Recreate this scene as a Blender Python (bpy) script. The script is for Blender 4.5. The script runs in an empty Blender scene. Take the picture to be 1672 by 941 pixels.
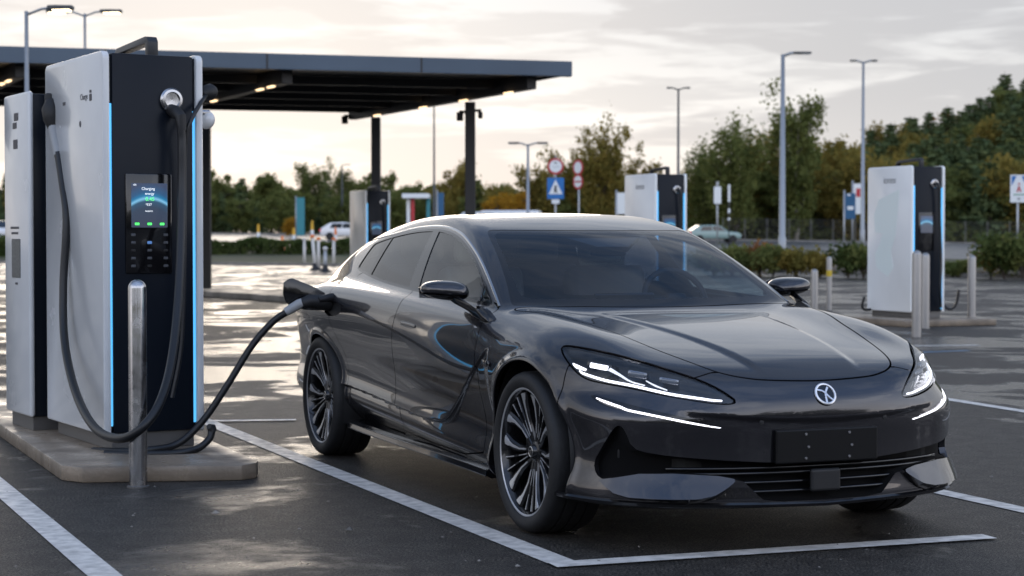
import bpy, bmesh, math, random
import numpy as np
from mathutils import Vector, Matrix
random.seed(7); RNG=np.random.default_rng(11)
SC=bpy.context.scene; COL=SC.collection
R=math.radians; PI=math.pi
# ---------------------------------------------------------------- materials
def mat(name,color,rough=.5,metal=0.,spec=.5,coat=0.,coat_rough=.03,emit=None,emit_s=0.,
        var=0.,var_scale=8.,var_color=None,bump=0.,bump_scale=60.,rough_var=0.,trans=0.,ior=1.45,detail=6):
    m=bpy.data.materials.new(name); m.use_nodes=True
    nt=m.node_tree; b=nt.nodes['Principled BSDF']; L=nt.links
    b.inputs['Base Color'].default_value=(*color,1); b.inputs['Roughness'].default_value=rough
    b.inputs['Metallic'].default_value=metal; b.inputs['Specular IOR Level'].default_value=spec
    b.inputs['Coat Weight'].default_value=coat; b.inputs['Coat Roughness'].default_value=coat_rough
    b.inputs['IOR'].default_value=ior; b.inputs['Transmission Weight'].default_value=trans
    if emit is not None:
        b.inputs['Emission Color'].default_value=(*emit,1); b.inputs['Emission Strength'].default_value=emit_s
    if var or rough_var or bump:
        tc=nt.nodes.new('ShaderNodeTexCoord')
    if var or rough_var:
        n=nt.nodes.new('ShaderNodeTexNoise'); n.inputs['Scale'].default_value=var_scale; n.inputs['Detail'].default_value=detail
        L.new(tc.outputs['Object'],n.inputs['Vector'])
    if var:
        mx=nt.nodes.new('ShaderNodeMix'); mx.data_type='RGBA'
        vc=var_color or tuple(c*(1-var) for c in color)
        mx.inputs[6].default_value=(*color,1); mx.inputs[7].default_value=(*vc,1)
        cr=nt.nodes.new('ShaderNodeMapRange'); cr.inputs[1].default_value=.35; cr.inputs[2].default_value=.68
        L.new(n.outputs['Fac'],cr.inputs[0]); L.new(cr.outputs[0],mx.inputs[0]); L.new(mx.outputs[2],b.inputs['Base Color'])
    if rough_var:
        cr2=nt.nodes.new('ShaderNodeMapRange'); cr2.inputs[1].default_value=.3; cr2.inputs[2].default_value=.7
        cr2.inputs[3].default_value=max(0,rough-rough_var); cr2.inputs[4].default_value=min(1,rough+rough_var)
        L.new(n.outputs['Fac'],cr2.inputs[0]); L.new(cr2.outputs[0],b.inputs['Roughness'])
    if bump:
        n2=nt.nodes.new('ShaderNodeTexNoise'); n2.inputs['Scale'].default_value=bump_scale; n2.inputs['Detail'].default_value=4
        L.new(tc.outputs['Object'],n2.inputs['Vector'])
        bp=nt.nodes.new('ShaderNodeBump'); bp.inputs['Strength'].default_value=bump; bp.inputs['Distance'].default_value=.01
        L.new(n2.outputs['Fac'],bp.inputs['Height']); L.new(bp.outputs[0],b.inputs['Normal'])
    return m
def glass_mat(name,tint,rough=.0,ior=1.5,gloss=(1,1,1)):
    m=bpy.data.materials.new(name); m.use_nodes=True; nt=m.node_tree; nt.nodes.clear(); L=nt.links
    o=nt.nodes.new('ShaderNodeOutputMaterial'); mx=nt.nodes.new('ShaderNodeMixShader')
    t=nt.nodes.new('ShaderNodeBsdfTransparent'); t.inputs[0].default_value=(*tint,1)
    g=nt.nodes.new('ShaderNodeBsdfGlossy'); g.inputs['Roughness'].default_value=rough; g.inputs[0].default_value=(*gloss,1)
    f=nt.nodes.new('ShaderNodeFresnel')
    ge=nt.nodes.new('ShaderNodeNewGeometry'); e1=nt.nodes.new('ShaderNodeMath'); e1.operation='MULTIPLY_ADD'; e1.inputs[1].default_value=-2.; e1.inputs[2].default_value=1.
    e2=nt.nodes.new('ShaderNodeMath'); e2.operation='POWER'; e2.inputs[0].default_value=ior   # same reflectance from both faces of a thin pane
    L.new(ge.outputs['Backfacing'],e1.inputs[0]); L.new(e1.outputs[0],e2.inputs[1]); L.new(e2.outputs[0],f.inputs[0])
    L.new(f.outputs[0],mx.inputs[0]); L.new(t.outputs[0],mx.inputs[1]); L.new(g.outputs[0],mx.inputs[2]); L.new(mx.outputs[0],o.inputs[0])
    return m
# ---------------------------------------------------------------- object helpers
def link_mesh(name,V,F,m,parent=None,smooth=False,normals=None,angle=None):
    me=bpy.data.meshes.new(name)
    me.from_pydata([tuple(map(float,v)) for v in V],[],[tuple(map(int,f)) for f in F]); 
    if m is not None: me.materials.append(m)
    if smooth or normals is not None:
        me.polygons.foreach_set('use_smooth',[True]*len(me.polygons))
    me.update()
    if normals is not None:
        me.normals_split_custom_set_from_vertices([tuple(map(float,n)) for n in normals])
    elif angle is not None:
        bm=bmesh.new(); bm.from_mesh(me)
        for e in bm.edges:
            if len(e.link_faces)==2 and e.calc_face_angle(0)>angle: e.smooth=False
        bm.to_mesh(me); bm.free()
    o=bpy.data.objects.new(name,me); COL.objects.link(o)
    if parent is not None: o.parent=parent
    return o
def tag(o,label,cat,group=None,kind=None):
    o['label']=label; o['category']=cat
    if group: o['group']=group
    if kind: o['kind']=kind
    return o
def structure(o,kind='structure'):
    o['kind']=kind; return o
def thing(name,label,cat,loc=(0,0,0),rz=0.,group=None):
    o=bpy.data.objects.new(name,None); COL.objects.link(o); o.empty_display_size=.2
    o.location=loc; o.rotation_euler=(0,0,rz); tag(o,label,cat,group); return o
def copy_tree(o,parent=None):
    c=o.copy(); COL.objects.link(c)
    if parent is not None: c.parent=parent
    for ch in list(o.children): copy_tree(ch,c)
    return c
class MB:
    """collects shapes into one mesh"""
    def __init__(s): s.V=[]; s.F=[]
    def add(s,V,F):
        n=len(s.V); s.V+= [tuple(v) for v in V]; s.F+=[tuple(i+n for i in f) for f in F]; return s
    def box(s,x0,x1,y0,y1,z0,z1,bev=0.,seg=2,mtx=None):
        bm=bmesh.new(); bmesh.ops.create_cube(bm,size=1)
        for v in bm.verts:
            v.co=Vector((x0+(v.co.x+.5)*(x1-x0),y0+(v.co.y+.5)*(y1-y0),z0+(v.co.z+.5)*(z1-z0)))
        if bev>0: bmesh.ops.bevel(bm,geom=list(bm.edges),offset=bev,segments=seg,profile=.5,affect='EDGES')
        if mtx is not None: bmesh.ops.transform(bm,matrix=mtx,verts=bm.verts)
        return s.bm(bm)
    def bm(s,bm):
        bm.verts.index_update(); n=len(s.V)
        s.V+=[tuple(v.co) for v in bm.verts]; s.F+=[tuple(n+v.index for v in f.verts) for f in bm.faces]; bm.free(); return s
    def prism(s,poly,h0,h1,axis='z',bev=0.,mtx=None):
        """extrude a 2-D polygon; axis z: poly=(x,y); axis y: poly=(x,z); axis x: poly=(y,z)"""
        bm=bmesh.new()
        def p(a,b,h): return {'z':(a,b,h),'y':(a,h,b),'x':(h,a,b)}[axis]
        lo=[bm.verts.new(p(a,b,h0)) for a,b in poly]; hi=[bm.verts.new(p(a,b,h1)) for a,b in poly]
        n=len(poly); bm.faces.new(lo); bm.faces.new(hi)
        for i in range(n): bm.faces.new((lo[i],lo[(i+1)%n],hi[(i+1)%n],hi[i]))
        bmesh.ops.recalc_face_normals(bm,faces=bm.faces)
        if bev>0: bmesh.ops.bevel(bm,geom=list(bm.edges),offset=bev,segments=2,profile=.5,affect='EDGES')
        if mtx is not None: bmesh.ops.transform(bm,matrix=mtx,verts=bm.verts)
        return s.bm(bm)
    def tube(s,pts,rad,n=10,cap=True):
        P=[Vector(p) for p in pts]; m=len(P)
        rad=[rad]*m if not hasattr(rad,'__len__') else rad
        up=None; rings=[]
        for i in range(m):
            t=(P[min(i+1,m-1)]-P[max(i-1,0)]).normalized()
            if up is None:
                a=Vector((0,0,1)) if abs(t.z)<.9 else Vector((1,0,0)); up=(a-t*a.dot(t)).normalized()
            else: up=(up-t*up.dot(t)).normalized()
            sd=t.cross(up)
            rings.append([P[i]+(up*math.cos(2*PI*k/n)+sd*math.sin(2*PI*k/n))*rad[i] for k in range(n)])
        V=[v for r in rings for v in r]; F=[]
        for i in range(m-1):
            for k in range(n):
                a=i*n+k; b=i*n+(k+1)%n; F.append((a,b,b+n,a+n))
        if cap: F.append(tuple(range(n))[::-1]); F.append(tuple((m-1)*n+k for k in range(n)))
        return s.add(V,F)
    def lathe(s,prof,n=32,axis='z',c=(0,0,0),closed=False):
        """prof: list of (r,h)"""
        m=len(prof); V=[];F=[]
        for r,h in prof:
            for k in range(n):
                a=2*PI*k/n; x,y=r*math.cos(a),r*math.sin(a)
                V.append({'z':(c[0]+x,c[1]+y,c[2]+h),'y':(c[0]+x,c[1]+h,c[2]+y),'x':(c[0]+h,c[1]+x,c[2]+y)}[axis])
        for i in range(m if closed else m-1):
            j=(i+1)%m
            for k in range(n):
                q=(i*n+k,i*n+(k+1)%n,j*n+(k+1)%n,j*n+k); F.append(q if axis!='y' else q[::-1])
        return s.add(V,F)
    def quad(s,a,b,c,d): return s.add([a,b,c,d],[(0,1,2,3)])
    def build(s,name,m,parent=None,smooth=False,angle=None):
        return link_mesh(name,s.V,s.F,m,parent,smooth or angle is not None,None,angle)
def spline(pts,n):
    """Catmull-Rom through 3-D points"""
    P=[np.array(p,float) for p in pts]; P=[2*P[0]-P[1]]+P+[2*P[-1]-P[-2]]
    out=[]
    segs=len(P)-3
    for i in range(segs):
        p0,p1,p2,p3=P[i:i+4]
        for k in range(n):
            t=k/n; out.append(.5*((2*p1)+(-p0+p2)*t+(2*p0-5*p1+4*p2-p3)*t*t+(-p0+3*p1-3*p2+p3)*t**3))
    out.append(P[-2]); return np.array(out)
def text_mesh(name,body,size,m,parent,loc,rot,align='CENTER',extr=.0006):
    cu=bpy.data.curves.new(name,'FONT'); cu.body=body; cu.size=size; cu.align_x=align; cu.align_y='CENTER'; cu.extrude=extr
    o=bpy.data.objects.new(name,cu); COL.objects.link(o)
    dg=bpy.context.evaluated_depsgraph_get(); me=bpy.data.meshes.new_from_object(o.evaluated_get(dg))
    bpy.data.objects.remove(o); bpy.data.curves.remove(cu)
    me.materials.clear(); me.materials.append(m)
    o=bpy.data.objects.new(name,me); COL.objects.link(o); o.parent=parent; o.location=loc; o.rotation_euler=rot
    return o
# camera constants (solved from the photograph) and a pixel -> world helper for laying out far things
FPX,HOR,CAMH=2997.56,388.53,1.3125
def at(px,py,d): return (( px-836)/FPX*d, d, CAMH-(py-HOR)/FPX*d)
# ================================================================ the parked car
def pchip_table(pts,sig,n=4000):
    pts=sorted(pts);X=np.array([p[0] for p in pts],float);Y=np.array([p[1] for p in pts],float)
    h=np.diff(X);d=np.diff(Y)/h
    m=np.zeros(len(X));m[0]=d[0];m[-1]=d[-1]
    for i in range(1,len(X)-1):
        if d[i-1]*d[i]>0:
            w1=2*h[i]+h[i-1];w2=h[i]+2*h[i-1];m[i]=(w1+w2)/(w1/d[i-1]+w2/d[i])
    pad=4*sig
    xs=np.linspace(X[0]-pad,X[-1]+pad,n)
    i=np.clip(np.searchsorted(X,xs)-1,0,len(h)-1)
    t=(xs-X[i])/h[i]
    y=(2*t**3-3*t**2+1)*Y[i]+(t**3-2*t**2+t)*h[i]*m[i]+(-2*t**3+3*t**2)*Y[i+1]+(t**3-t**2)*h[i]*m[i+1]
    y=np.where(xs<X[0],Y[0]+m[0]*(xs-X[0]),np.where(xs>X[-1],Y[-1]+m[-1]*(xs-X[-1]),y))
    st=xs[1]-xs[0];r=int(3*sig/st)+1
    k=np.exp(-.5*(np.arange(-r,r+1)*st/sig)**2);k/=k.sum()
    yp=np.concatenate([y[0]+(y[1]-y[0])*np.arange(-r,0),y,y[-1]+(y[-1]-y[-2])*np.arange(1,r+1)])
    y=np.convolve(yp,k,'valid')
    x0,x1=xs[0],xs[-1];s0=(y[1]-y[0])/st;s1=(y[-1]-y[-2])/st
    def f(v):
        r=np.interp(v,xs,y)
        return np.where(v<x0,y[0]+s0*(v-x0),np.where(v>x1,y[-1]+s1*(v-x1),r))
    return f
def smax(a,b,k):
    h=np.maximum(k-np.abs(a-b),0)/k
    return np.maximum(a,b)+h*h*h*k/6
def smin(a,b,k): return -smax(-a,-b,k)
def sstep(t): 
    t=np.clip(t,0,1);return t*t*t*(t*(6*t-15)+10)
B=pchip_table([(-4.5,.80),(-4.1,.88),(-3.6,.945),(-3.18,.968),(-2.6,.960),(-1.8,.957),(-1.0,.957),(-.5,.962),(0,.968),(.4,.950),(.7,.90),(1.0,.82)],.12)
PROF=pchip_table([(-.62,-.09),(-.56,-.035),(-.50,.0),(-.44,-.016),(-.36,-.042),(-.26,-.038),(-.14,-.013),(0,0),(.08,-.014),(.16,-.042),(.22,-.075),(.30,-.13),(.45,-.24)],.03)
TC=pchip_table([(-4.5,.90),(-4.25,.99),(-4.05,1.05),(-3.6,1.065),(-3,1.06),(-2,1.03),(-1,.985),(-.6,.965),(-.2,.932),(.2,.887),(.5,.838),(.7,.793),(.85,.745),(1.0,.68),(1.2,.58)],.06)
NZ=pchip_table([(.1,.93),(.2,.965),(.3,.955),(.45,.958),(.55,.965),(.63,.962),(.70,.945),(.8,.90)],.03)
RZ=pchip_table([(.15,4.2),(.3,4.27),(.45,4.31),(.6,4.31),(.8,4.27),(.95,4.22),(1.05,4.17)],.04)
BC=pchip_table([(-4.4,.58),(-3.8,.715),(-3.2,.80),(-2.6,.838),(-1.8,.848),(-1.0,.825),(-.6,.795),(-.3,.755),(0,.70)],.12)
RF=pchip_table([(-4.5,.86),(-4.3,.97),(-4.1,1.065),(-3.9,1.14),(-3.6,1.235),(-3.2,1.338),(-2.8,1.407),(-2.4,1.445),(-1.985,1.452),(-1.6,1.42),(-1.35,1.368),(-1.05,1.262),(-.75,1.125),(-.45,.975),(-.1,.79),(.1,.68)],.08)
WB=3.18
DIAG=[(-.45,.80),(-.587,.716),(-.793,.597),(-1.02,.465),(-1.10,.405),(-1.16,.385),(-1.25,.378),(-1.438,.378),(-1.907,.406),(-2.342,.435),(-3.0,.46)]
def chaikin(P,it=2,closed=False):
    P=np.array(P,float)
    for _ in range(it):
        if closed:
            Q=np.roll(P,-1,0); P=np.stack([.75*P+.25*Q,.25*P+.75*Q],1).reshape(-1,P.shape[1])
        else:
            A=.75*P[:-1]+.25*P[1:];B_=.25*P[:-1]+.75*P[1:]
            P=np.concatenate([P[:1],np.stack([A,B_],1).reshape(-1,P.shape[1])[1:-1],P[-1:]])
    return P
def seg_dist(x,z,P,closed=False):
    d=np.full(np.shape(x),1e9); P=np.asarray(P)
    n=len(P) if closed else len(P)-1
    for i in range(n):
        a=P[i];b=P[(i+1)%len(P)];e=b-a;l=e@e
        if l<1e-14: continue
        t=np.clip(((x-a[0])*e[0]+(z-a[1])*e[1])/l,0,1)
        d=np.minimum(d,(x-a[0]-t*e[0])**2+(z-a[1]-t*e[1])**2)
    return np.sqrt(d)
def sd_poly(x,z,P):
    P=np.asarray(P,float); d=seg_dist(x,z,P,True); ins=np.zeros(np.shape(x),bool)
    for i in range(len(P)):
        a=P[i];b=P[(i+1)%len(P)]
        if a[1]==b[1]: continue
        c=((a[1]>z)!=(b[1]>z))&(x<(b[0]-a[0])*(z-a[1])/(b[1]-a[1])+a[0]); ins^=c
    return np.where(ins,-d,d)
_DP=np.concatenate([chaikin(DIAG,2),[(-3.0,.1),(-.45,.1)]])
_gx=np.arange(-3.1,-.3,.008);_gz=np.arange(.12,.9,.008)
_DT=sd_poly(*np.meshgrid(_gx,_gz,indexing='ij'),_DP)
def diag_sd(x,z):
    u=np.clip((x-_gx[0])/.008,0,len(_gx)-1.001);v=np.clip((z-_gz[0])/.008,0,len(_gz)-1.001)
    i=u.astype(int);j=v.astype(int);a=u-i;b=v-j
    return (_DT[i,j]*(1-a)+_DT[i+1,j]*a)*(1-b)+(_DT[i,j+1]*(1-a)+_DT[i+1,j+1]*a)*b
ARF,ARR=.43,.395
def arch_rho(x,z,wx,r): return np.sqrt(((x-wx)/1.0)**2+((z-.36)*(r/(r-.02)))**2)
def f_body(x,y,z):
    ay=np.sqrt(y*y+1e-6)
    zs=.76-.055*np.clip(x+.6,-2.6,0)-.02*sstep((x+.6)/1.0)
    fs=ay-(B(x)+PROF(z-zs)
        +.022*np.exp(-((x+.0)/.42)**2-((z-.62)/.25)**2)
        +.030*np.exp(-((x+3.2)/.55)**2-((z-.80)/.20)**2))
    lip=0.
    for wx,r in ((0.,ARF),(-WB,ARR)):
        rho=arch_rho(x,z,wx,r); lip=lip+.012*np.exp(-((rho-r-.012)/.024)**2)
    fade=sstep((x+3.0)/.2)*sstep((-.42-x)/.1)
    dg=sstep(.5-diag_sd(x,z)/.018)*fade
    fs=fs-lip+dg*(.012+.10*np.maximum(0,.60-z)*sstep((.62-z)/.2))
    fen=.035*np.exp(-((ay-.74)/.16)**2)*sstep((x+.9)/.6)*sstep((.75-x)/.6)
    T=TC(x)-.03*y*y-.07*y**4*sstep((x+.1)/.7)-.06*y*y*sstep((-3.2-x)/.6)+fen
    T=T+.011*sstep((.27+.135*(.6-x)-ay)/.06+.5)*sstep((x+.5)/.25)*sstep((.88-x)/.2)
    ft=(z-T)
    sc=sstep((z-.54)/.16)
    ff=x-(NZ(z)-(.17+.05*sc)*y*y-(.36+.14*sc)*y**4)
    zc=.570+.11*y*y
    ff=ff+.011*sstep((zc-z)/.030)*(1-sstep((ay-.52)/.16))
    fr=-x-(RZ(z)-.12*y*y-.28*y**4)
    kt=.10+.16*sstep((x+.9)/.6)
    f=smax(fs,ft,kt)
    f=smax(f,ff,.16)
    f=smax(f,fr,.16)
    f=smax(f,.195-z,.05)
    return f
def f_cab(x,y,z):
    ay=np.sqrt(y*y+1e-6)
    dz=z-1.0
    s=ay-(BC(x)-.45*dz-.35*dz*np.abs(dz))
    xx=x+.20*y*y*sstep((x+2.4)/.8)
    t=(z-(RF(xx)-.045*y*y))*.88
    return smax(smax(s*.92,t,.085),.93-z,.02)
def f_car(x,y,z):
    return smin(f_body(x,y,z),f_cab(x,y,z),.06)
def grad(f,P,e=.003):
    x,y,z=P.T
    g=np.stack([f(x+e,y,z)-f(x-e,y,z),f(x,y+e,z)-f(x,y-e,z),f(x,y,z+e)-f(x,y,z-e)],1)/(2*e)
    return g
def surfnets(f,lo,hi,h):
    """half-model surface nets; returns verts, quads"""
    n=[int(round((hi[i]-lo[i])/h))+1 for i in range(3)]
    ax=[lo[i]+h*np.arange(n[i]) for i in range(3)]
    X,Y,Z=np.meshgrid(*ax,indexing='ij')
    V=f(X,Y,Z)
    S=V<0
    c=[n[i]-1 for i in range(3)]
    cnt=np.zeros(c);acc=np.zeros(c+[3])
    import itertools
    corners=list(itertools.product((0,1),repeat=3))
    def sub(A,o): return A[o[0]:o[0]+c[0],o[1]:o[1]+c[1],o[2]:o[2]+c[2]]
    for a in corners:
        for d in range(3):
            if a[d]==0:
                b=list(a);b[d]=1
                va,vb=sub(V,a),sub(V,b)
                m=(va<0)!=(vb<0)
                t=np.where(m,va/np.where(m,va-vb,1),0)
                cnt+=m
                for k in range(3):
                    acc[...,k]+=m*(a[k]+(t if k==d else 0))
    act=cnt>0
    idx=-np.ones(c,int);idx[act]=np.arange(act.sum())
    I=np.argwhere(act)
    P=np.array(lo)+h*(I+acc[act]/cnt[act][:,None])
    quads=[]
    for d in range(3):
        u,v=[(1,2),(2,0),(0,1)][d]
        s0=[slice(None)]*3;s1=[slice(None)]*3
        s0[d]=slice(0,-1);s1[d]=slice(1,None)
        cr=S[tuple(s0)]!=S[tuple(s1)]
        ins=S[tuple(s0)]
        E=np.argwhere(cr)
        ok=(E[:,u]>0)&(E[:,v]>0)&(E[:,u]<c[u])&(E[:,v]<c[v])
        E=E[ok]
        def cell(du,dv):
            q=E.copy();q[:,u]-=du;q[:,v]-=dv
            return idx[q[:,0],q[:,1],q[:,2]]
        Q=np.stack([cell(1,1),cell(0,1),cell(0,0),cell(1,0)],1)
        fl=~ins[E[:,0],E[:,1],E[:,2]]
        Q[fl]=Q[fl][:,::-1]
        quads.append(Q)
    return P,np.concatenate(quads)
def project(f,P,it=6):
    for _ in range(it):
        g=grad(f,P);v=f(*P.T)
        P=P-(v/np.maximum((g*g).sum(1),.05))[:,None]*g
    return P
class Skin:
    """half (right-hand, y<0) skin of the car that regions are cut out of"""
    def __init__(s,h=.0125):
        V,Q=surfnets(f_car,(-4.55,-1.08,.13),(1.15,.03,1.55),h)
        V=project(f_car,V)
        # split quads along the shorter diagonal
        d1=((V[Q[:,0]]-V[Q[:,2]])**2).sum(1); d2=((V[Q[:,1]]-V[Q[:,3]])**2).sum(1)
        a=d1<=d2
        T=np.concatenate([Q[a][:,[0,1,2]],Q[a][:,[0,2,3]],Q[~a][:,[0,1,3]],Q[~a][:,[1,2,3]]])
        s.V=V; s.T=T
    def split(s,T,phi_fn,proj=True):
        """phi_fn(V)->signed value; returns (inside, outside) triangle sets"""
        if len(T)==0: return T,T
        used=np.unique(T); phi=np.ones(len(s.V)); phi[used]=phi_fn(s.V[used])
        phi=np.where(np.abs(phi)<2e-4,np.where(phi<0,-2e-4,2e-4),phi)
        ins=phi[T]<0; c=ins.sum(1)
        tin=[T[c==3]]; tout=[T[c==0]]
        new={}; nv=[]
        base=len(s.V)
        def cut(i,j):
            k=(i,j) if i<j else (j,i)
            if k not in new:
                a,b=k; t=phi[a]/(phi[a]-phi[b]); new[k]=base+len(nv); nv.append(s.V[a]+(s.V[b]-s.V[a])*t)
            return new[k]
        I=[];O=[]
        for tri,m,n in zip(T[(c==1)|(c==2)].tolist(),ins[(c==1)|(c==2)].tolist(),c[(c==1)|(c==2)].tolist()):
            k=m.index(True) if n==1 else m.index(False)
            p,q,r=tri[k],tri[(k+1)%3],tri[(k+2)%3]
            a,b=cut(p,q),cut(p,r)
            one=[(p,a,b)]; two=[(a,q,r),(a,r,b)]
            if n==1: I+=one;O+=two
            else: O+=one;I+=two
        if nv:
            N=np.array(nv)
            if proj: N=project(f_car,N,3)
            s.V=np.concatenate([s.V,N])
        if I: tin.append(np.array(I));
        if O: tout.append(np.array(O))
        return np.concatenate(tin),np.concatenate(tout)
    def region(s,T,sd_fn,gap=.004,proj=True):
        """cut a panel out leaving an open shut-line of width gap; returns (panel, rest)"""
        a,rest=s.split(T,lambda V:sd_fn(V)-gap/2,proj)
        pan,_=s.split(a,lambda V:sd_fn(V)+gap/2,proj)
        return pan,rest
def q_of(P,deg):
    a=R(deg); return P[:,0]*math.sin(a)+P[:,1]*math.cos(a)
def poly_sd(P3,mode,it=2,deg=40.,guard=None):
    """signed distance to a closed outline given as 3-D points, seen along one car axis or a diagonal"""
    P3=np.array(P3,float)
    def uv(V):
        if mode=='side': return V[:,0],V[:,2]
        if mode=='top': return V[:,0],V[:,1]
        return q_of(V,deg),V[:,2]
    u,v=uv(P3); P2=np.stack([u,v],1)
    if it: P2=chaikin(P2,it,True)
    def f(V):
        d=sd_poly(*uv(V),P2)
        if guard is not None: d=np.where(guard(V),d,1.)
        return d
    return f
CAR=thing('electric_car','dark grey glossy electric car with lit headlights, parked and plugged in','car',(0.945,8.5124,0),R(-67.524))
PAINT=mat('car_paint',(.022,.0212,.0255),rough=.23,metal=.6,spec=.5,coat=1.,coat_rough=.012)
PAINT.node_tree.nodes['Principled BSDF'].inputs['Coat IOR'].default_value=1.53
BLKG=mat('gloss_black',(.006,.006,.007),rough=.12,spec=.5,coat=.3)
BLKM=mat('matt_black_plastic',(.012,.012,.013),rough=.55)
GRB=mat('grille_black',(.004,.004,.0045),rough=.6,spec=.08)
BLKV=mat('void_black',(.003,.003,.003),rough=.8)
CHROME=mat('brushed_chrome',(.62,.63,.65),rough=.16,metal=1.)
RUBBER=mat('tyre_rubber',(.013,.013,.014),rough=.62,var=.3,var_scale=40,bump=.15,bump_scale=180)
GLASS_W=glass_mat('windscreen_glass',(.40,.50,.61),ior=1.58)
GLASS_F=glass_mat('front_door_glass',(.68,.78,.75),ior=1.5)
GLASS_R=glass_mat('rear_privacy_glass',(.16,.16,.17),ior=1.55)
LENS=glass_mat('headlamp_lens',(.86,.88,.90),ior=1.45)
LEDW=mat('led_white',(.8,.8,.82),rough=.3,emit=(.93,.92,1.0),emit_s=1.9)
LEDD=mat('led_dim',(.7,.7,.72),rough=.3,emit=(.9,.92,1.0),emit_s=.7)
def rev(T): return T[:,::-1]
def border_edges(T,V):
    e=np.concatenate([T[:,[0,1]],T[:,[1,2]],T[:,[2,0]]])
    k=np.sort(e,1); _,inv,cnt=np.unique(k,axis=0,return_inverse=True,return_counts=True)
    e=e[cnt[inv.ravel()]==1]
    keep=~((np.abs(V[e[:,0],1])<2e-3)&(np.abs(V[e[:,1],1])<2e-3))
    return e[keep]
def panel(name,S,T,m,parent,depth=.02,side='both',push=None,offset=0.,renorm=False):
    """turn triangles of the skin into an object; depth = turned-in edge; push = fn(V,N)->new V"""
    if len(T)==0: print('EMPTY',name); return None
    ids,inv=np.unique(T,return_inverse=True); T2=inv.reshape(-1,3); V=S.V[ids].copy()
    N=grad(f_car,V); N/=np.linalg.norm(N,axis=1)[:,None]
    E=border_edges(T2,V)
    if offset: V=V+N*offset
    if push is not None: V=push(V,N)
    if renorm:
        fn=np.cross(V[T2[:,1]]-V[T2[:,0]],V[T2[:,2]]-V[T2[:,0]]); N=np.zeros_like(V)
        for k in range(3): np.add.at(N,T2[:,k],fn)
        N/=np.maximum(np.linalg.norm(N,axis=1),1e-12)[:,None]
    VV=[V];NN=[N];FF=[t for t in T2.tolist()]
    if depth:
        n=len(V)
        i,j=E[:,0],E[:,1]
        e=V[j]-V[i]; o=np.cross(e,N[i]); o/=np.maximum(np.linalg.norm(o,axis=1),1e-9)[:,None]
        A=V[i];B_=V[j];C=V[j]-N[j]*depth;D=V[i]-N[i]*depth
        k=len(E); VV+= [A,B_,C,D]; NN+=[o,o,o,o]
        q=np.arange(k)
        FF+=np.stack([n+q,n+3*k+q,n+2*k+q,n+k+q],1).tolist()
    V=np.concatenate(VV);N=np.concatenate(NN)
    mir=np.array([1,-1,1])
    if side=='R': return link_mesh(name,V,FF,m,parent,normals=N)
    if side=='L': return link_mesh(name,V*mir,[f[::-1] for f in FF],m,parent,normals=N*mir)
    n=len(V)
    return link_mesh(name,np.concatenate([V,V*mir]),FF+[[a+n for a in f[::-1]] for f in FF],m,parent,normals=np.concatenate([N,N*mir]))
def both(fn):
    for sd in ('R','L'): fn(sd,1 if sd=='R' else -1)
def ribbon(path,width,off=.001,thick=.003,it=6,mode='f'):
    """flat strip laid on the skin along 3-D points (right side); returns V,F,N"""
    P=spline(path,it); P=project(f_car,P,4) if mode=='f' else P
    N=grad(f_car,P); N/=np.linalg.norm(N,axis=1)[:,None]
    Tn=np.gradient(P,axis=0); Tn/=np.linalg.norm(Tn,axis=1)[:,None]
    S_=np.cross(N,Tn); S_/=np.linalg.norm(S_,axis=1)[:,None]
    n=len(P)
    w=np.interp(np.linspace(0,1,n),np.linspace(0,1,len(width)),width)[:,None] if hasattr(width,'__len__') else np.full((n,1),width)
    prof=[(-.5,-thick),(-.5,0),(-.3,thick*.6),(0,thick*.85),(.3,thick*.6),(.5,0),(.5,-thick)]
    m=len(prof); V=np.zeros((n,m,3))
    for k,(a,b) in enumerate(prof): V[:,k]=P+S_*w*a+N*(off+b)
    F=[]
    for i in range(n-1):
        for k in range(m-1):
            F.append((i*m+k,(i+1)*m+k,(i+1)*m+k+1,i*m+k+1))
    F.append(tuple(range(m))); F.append(tuple(range((n-1)*m,n*m))[::-1])
    return V.reshape(-1,3),F
MIR=np.array([1,-1,1.])
def side_mesh(name,V,F,m,parent,sd,smooth=True,angle=.6):
    V=np.array(V,float)
    if sd=='L': V=V*MIR; F=[tuple(f)[::-1] for f in F]
    return link_mesh(name,V,F,m,parent,smooth,None,angle)
def strip_obj(name,path,width,m,parent,sd,off=.001,thick=.003):
    V,F=ribbon(path,width,off,thick)
    F=[f[::-1] for f in F]
    return side_mesh(name,V,F,m,parent,sd)
# ---- outlines (car coordinates, metres; right-hand side, mirrored for the left)
DLO=[(-3.135,0,1.128),(-3.13,0,1.15),(-3.07,0,1.270),(-3.03,0,1.293),(-2.747,0,1.325),(-2.427,0,1.352),(-2.192,0,1.362),(-1.946,0,1.361),(-1.736,0,1.344),(-1.526,0,1.306),(-1.285,0,1.236),(-1.077,0,1.157),(-.864,0,1.056),(-.735,0,.988),(-.70,0,.965),(-.76,0,.975),(-.893,0,.990),(-1.286,0,1.004),(-1.741,0,1.021),(-2.346,0,1.052),(-2.751,0,1.086),(-3.05,0,1.114)]
CHR=[(-3.22,-.63,1.291),(-3.076,-.634,1.305),(-2.747,-.643,1.334),(-2.427,-.629,1.363),(-2.192,-.625,1.373),(-1.946,-.628,1.372),(-1.736,-.639,1.355),(-1.526,-.66,1.318),(-1.285,-.695,1.248),(-1.077,-.73,1.170),(-.864,-.768,1.070),(-.69,-.80,.978)]
HOOD=[(.893,0),(.889,-.10),(.876,-.22),(.857,-.31),(.81,-.405),(.74,-.465),(.56,-.525),(.33,-.575),(.1,-.62),(-.1,-.68),(-.3,-.73),(-.5,-.765),(-.60,-.775),(-.585,-.70),(-.53,-.5),(-.465,-.25),(-.44,0)]
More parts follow.
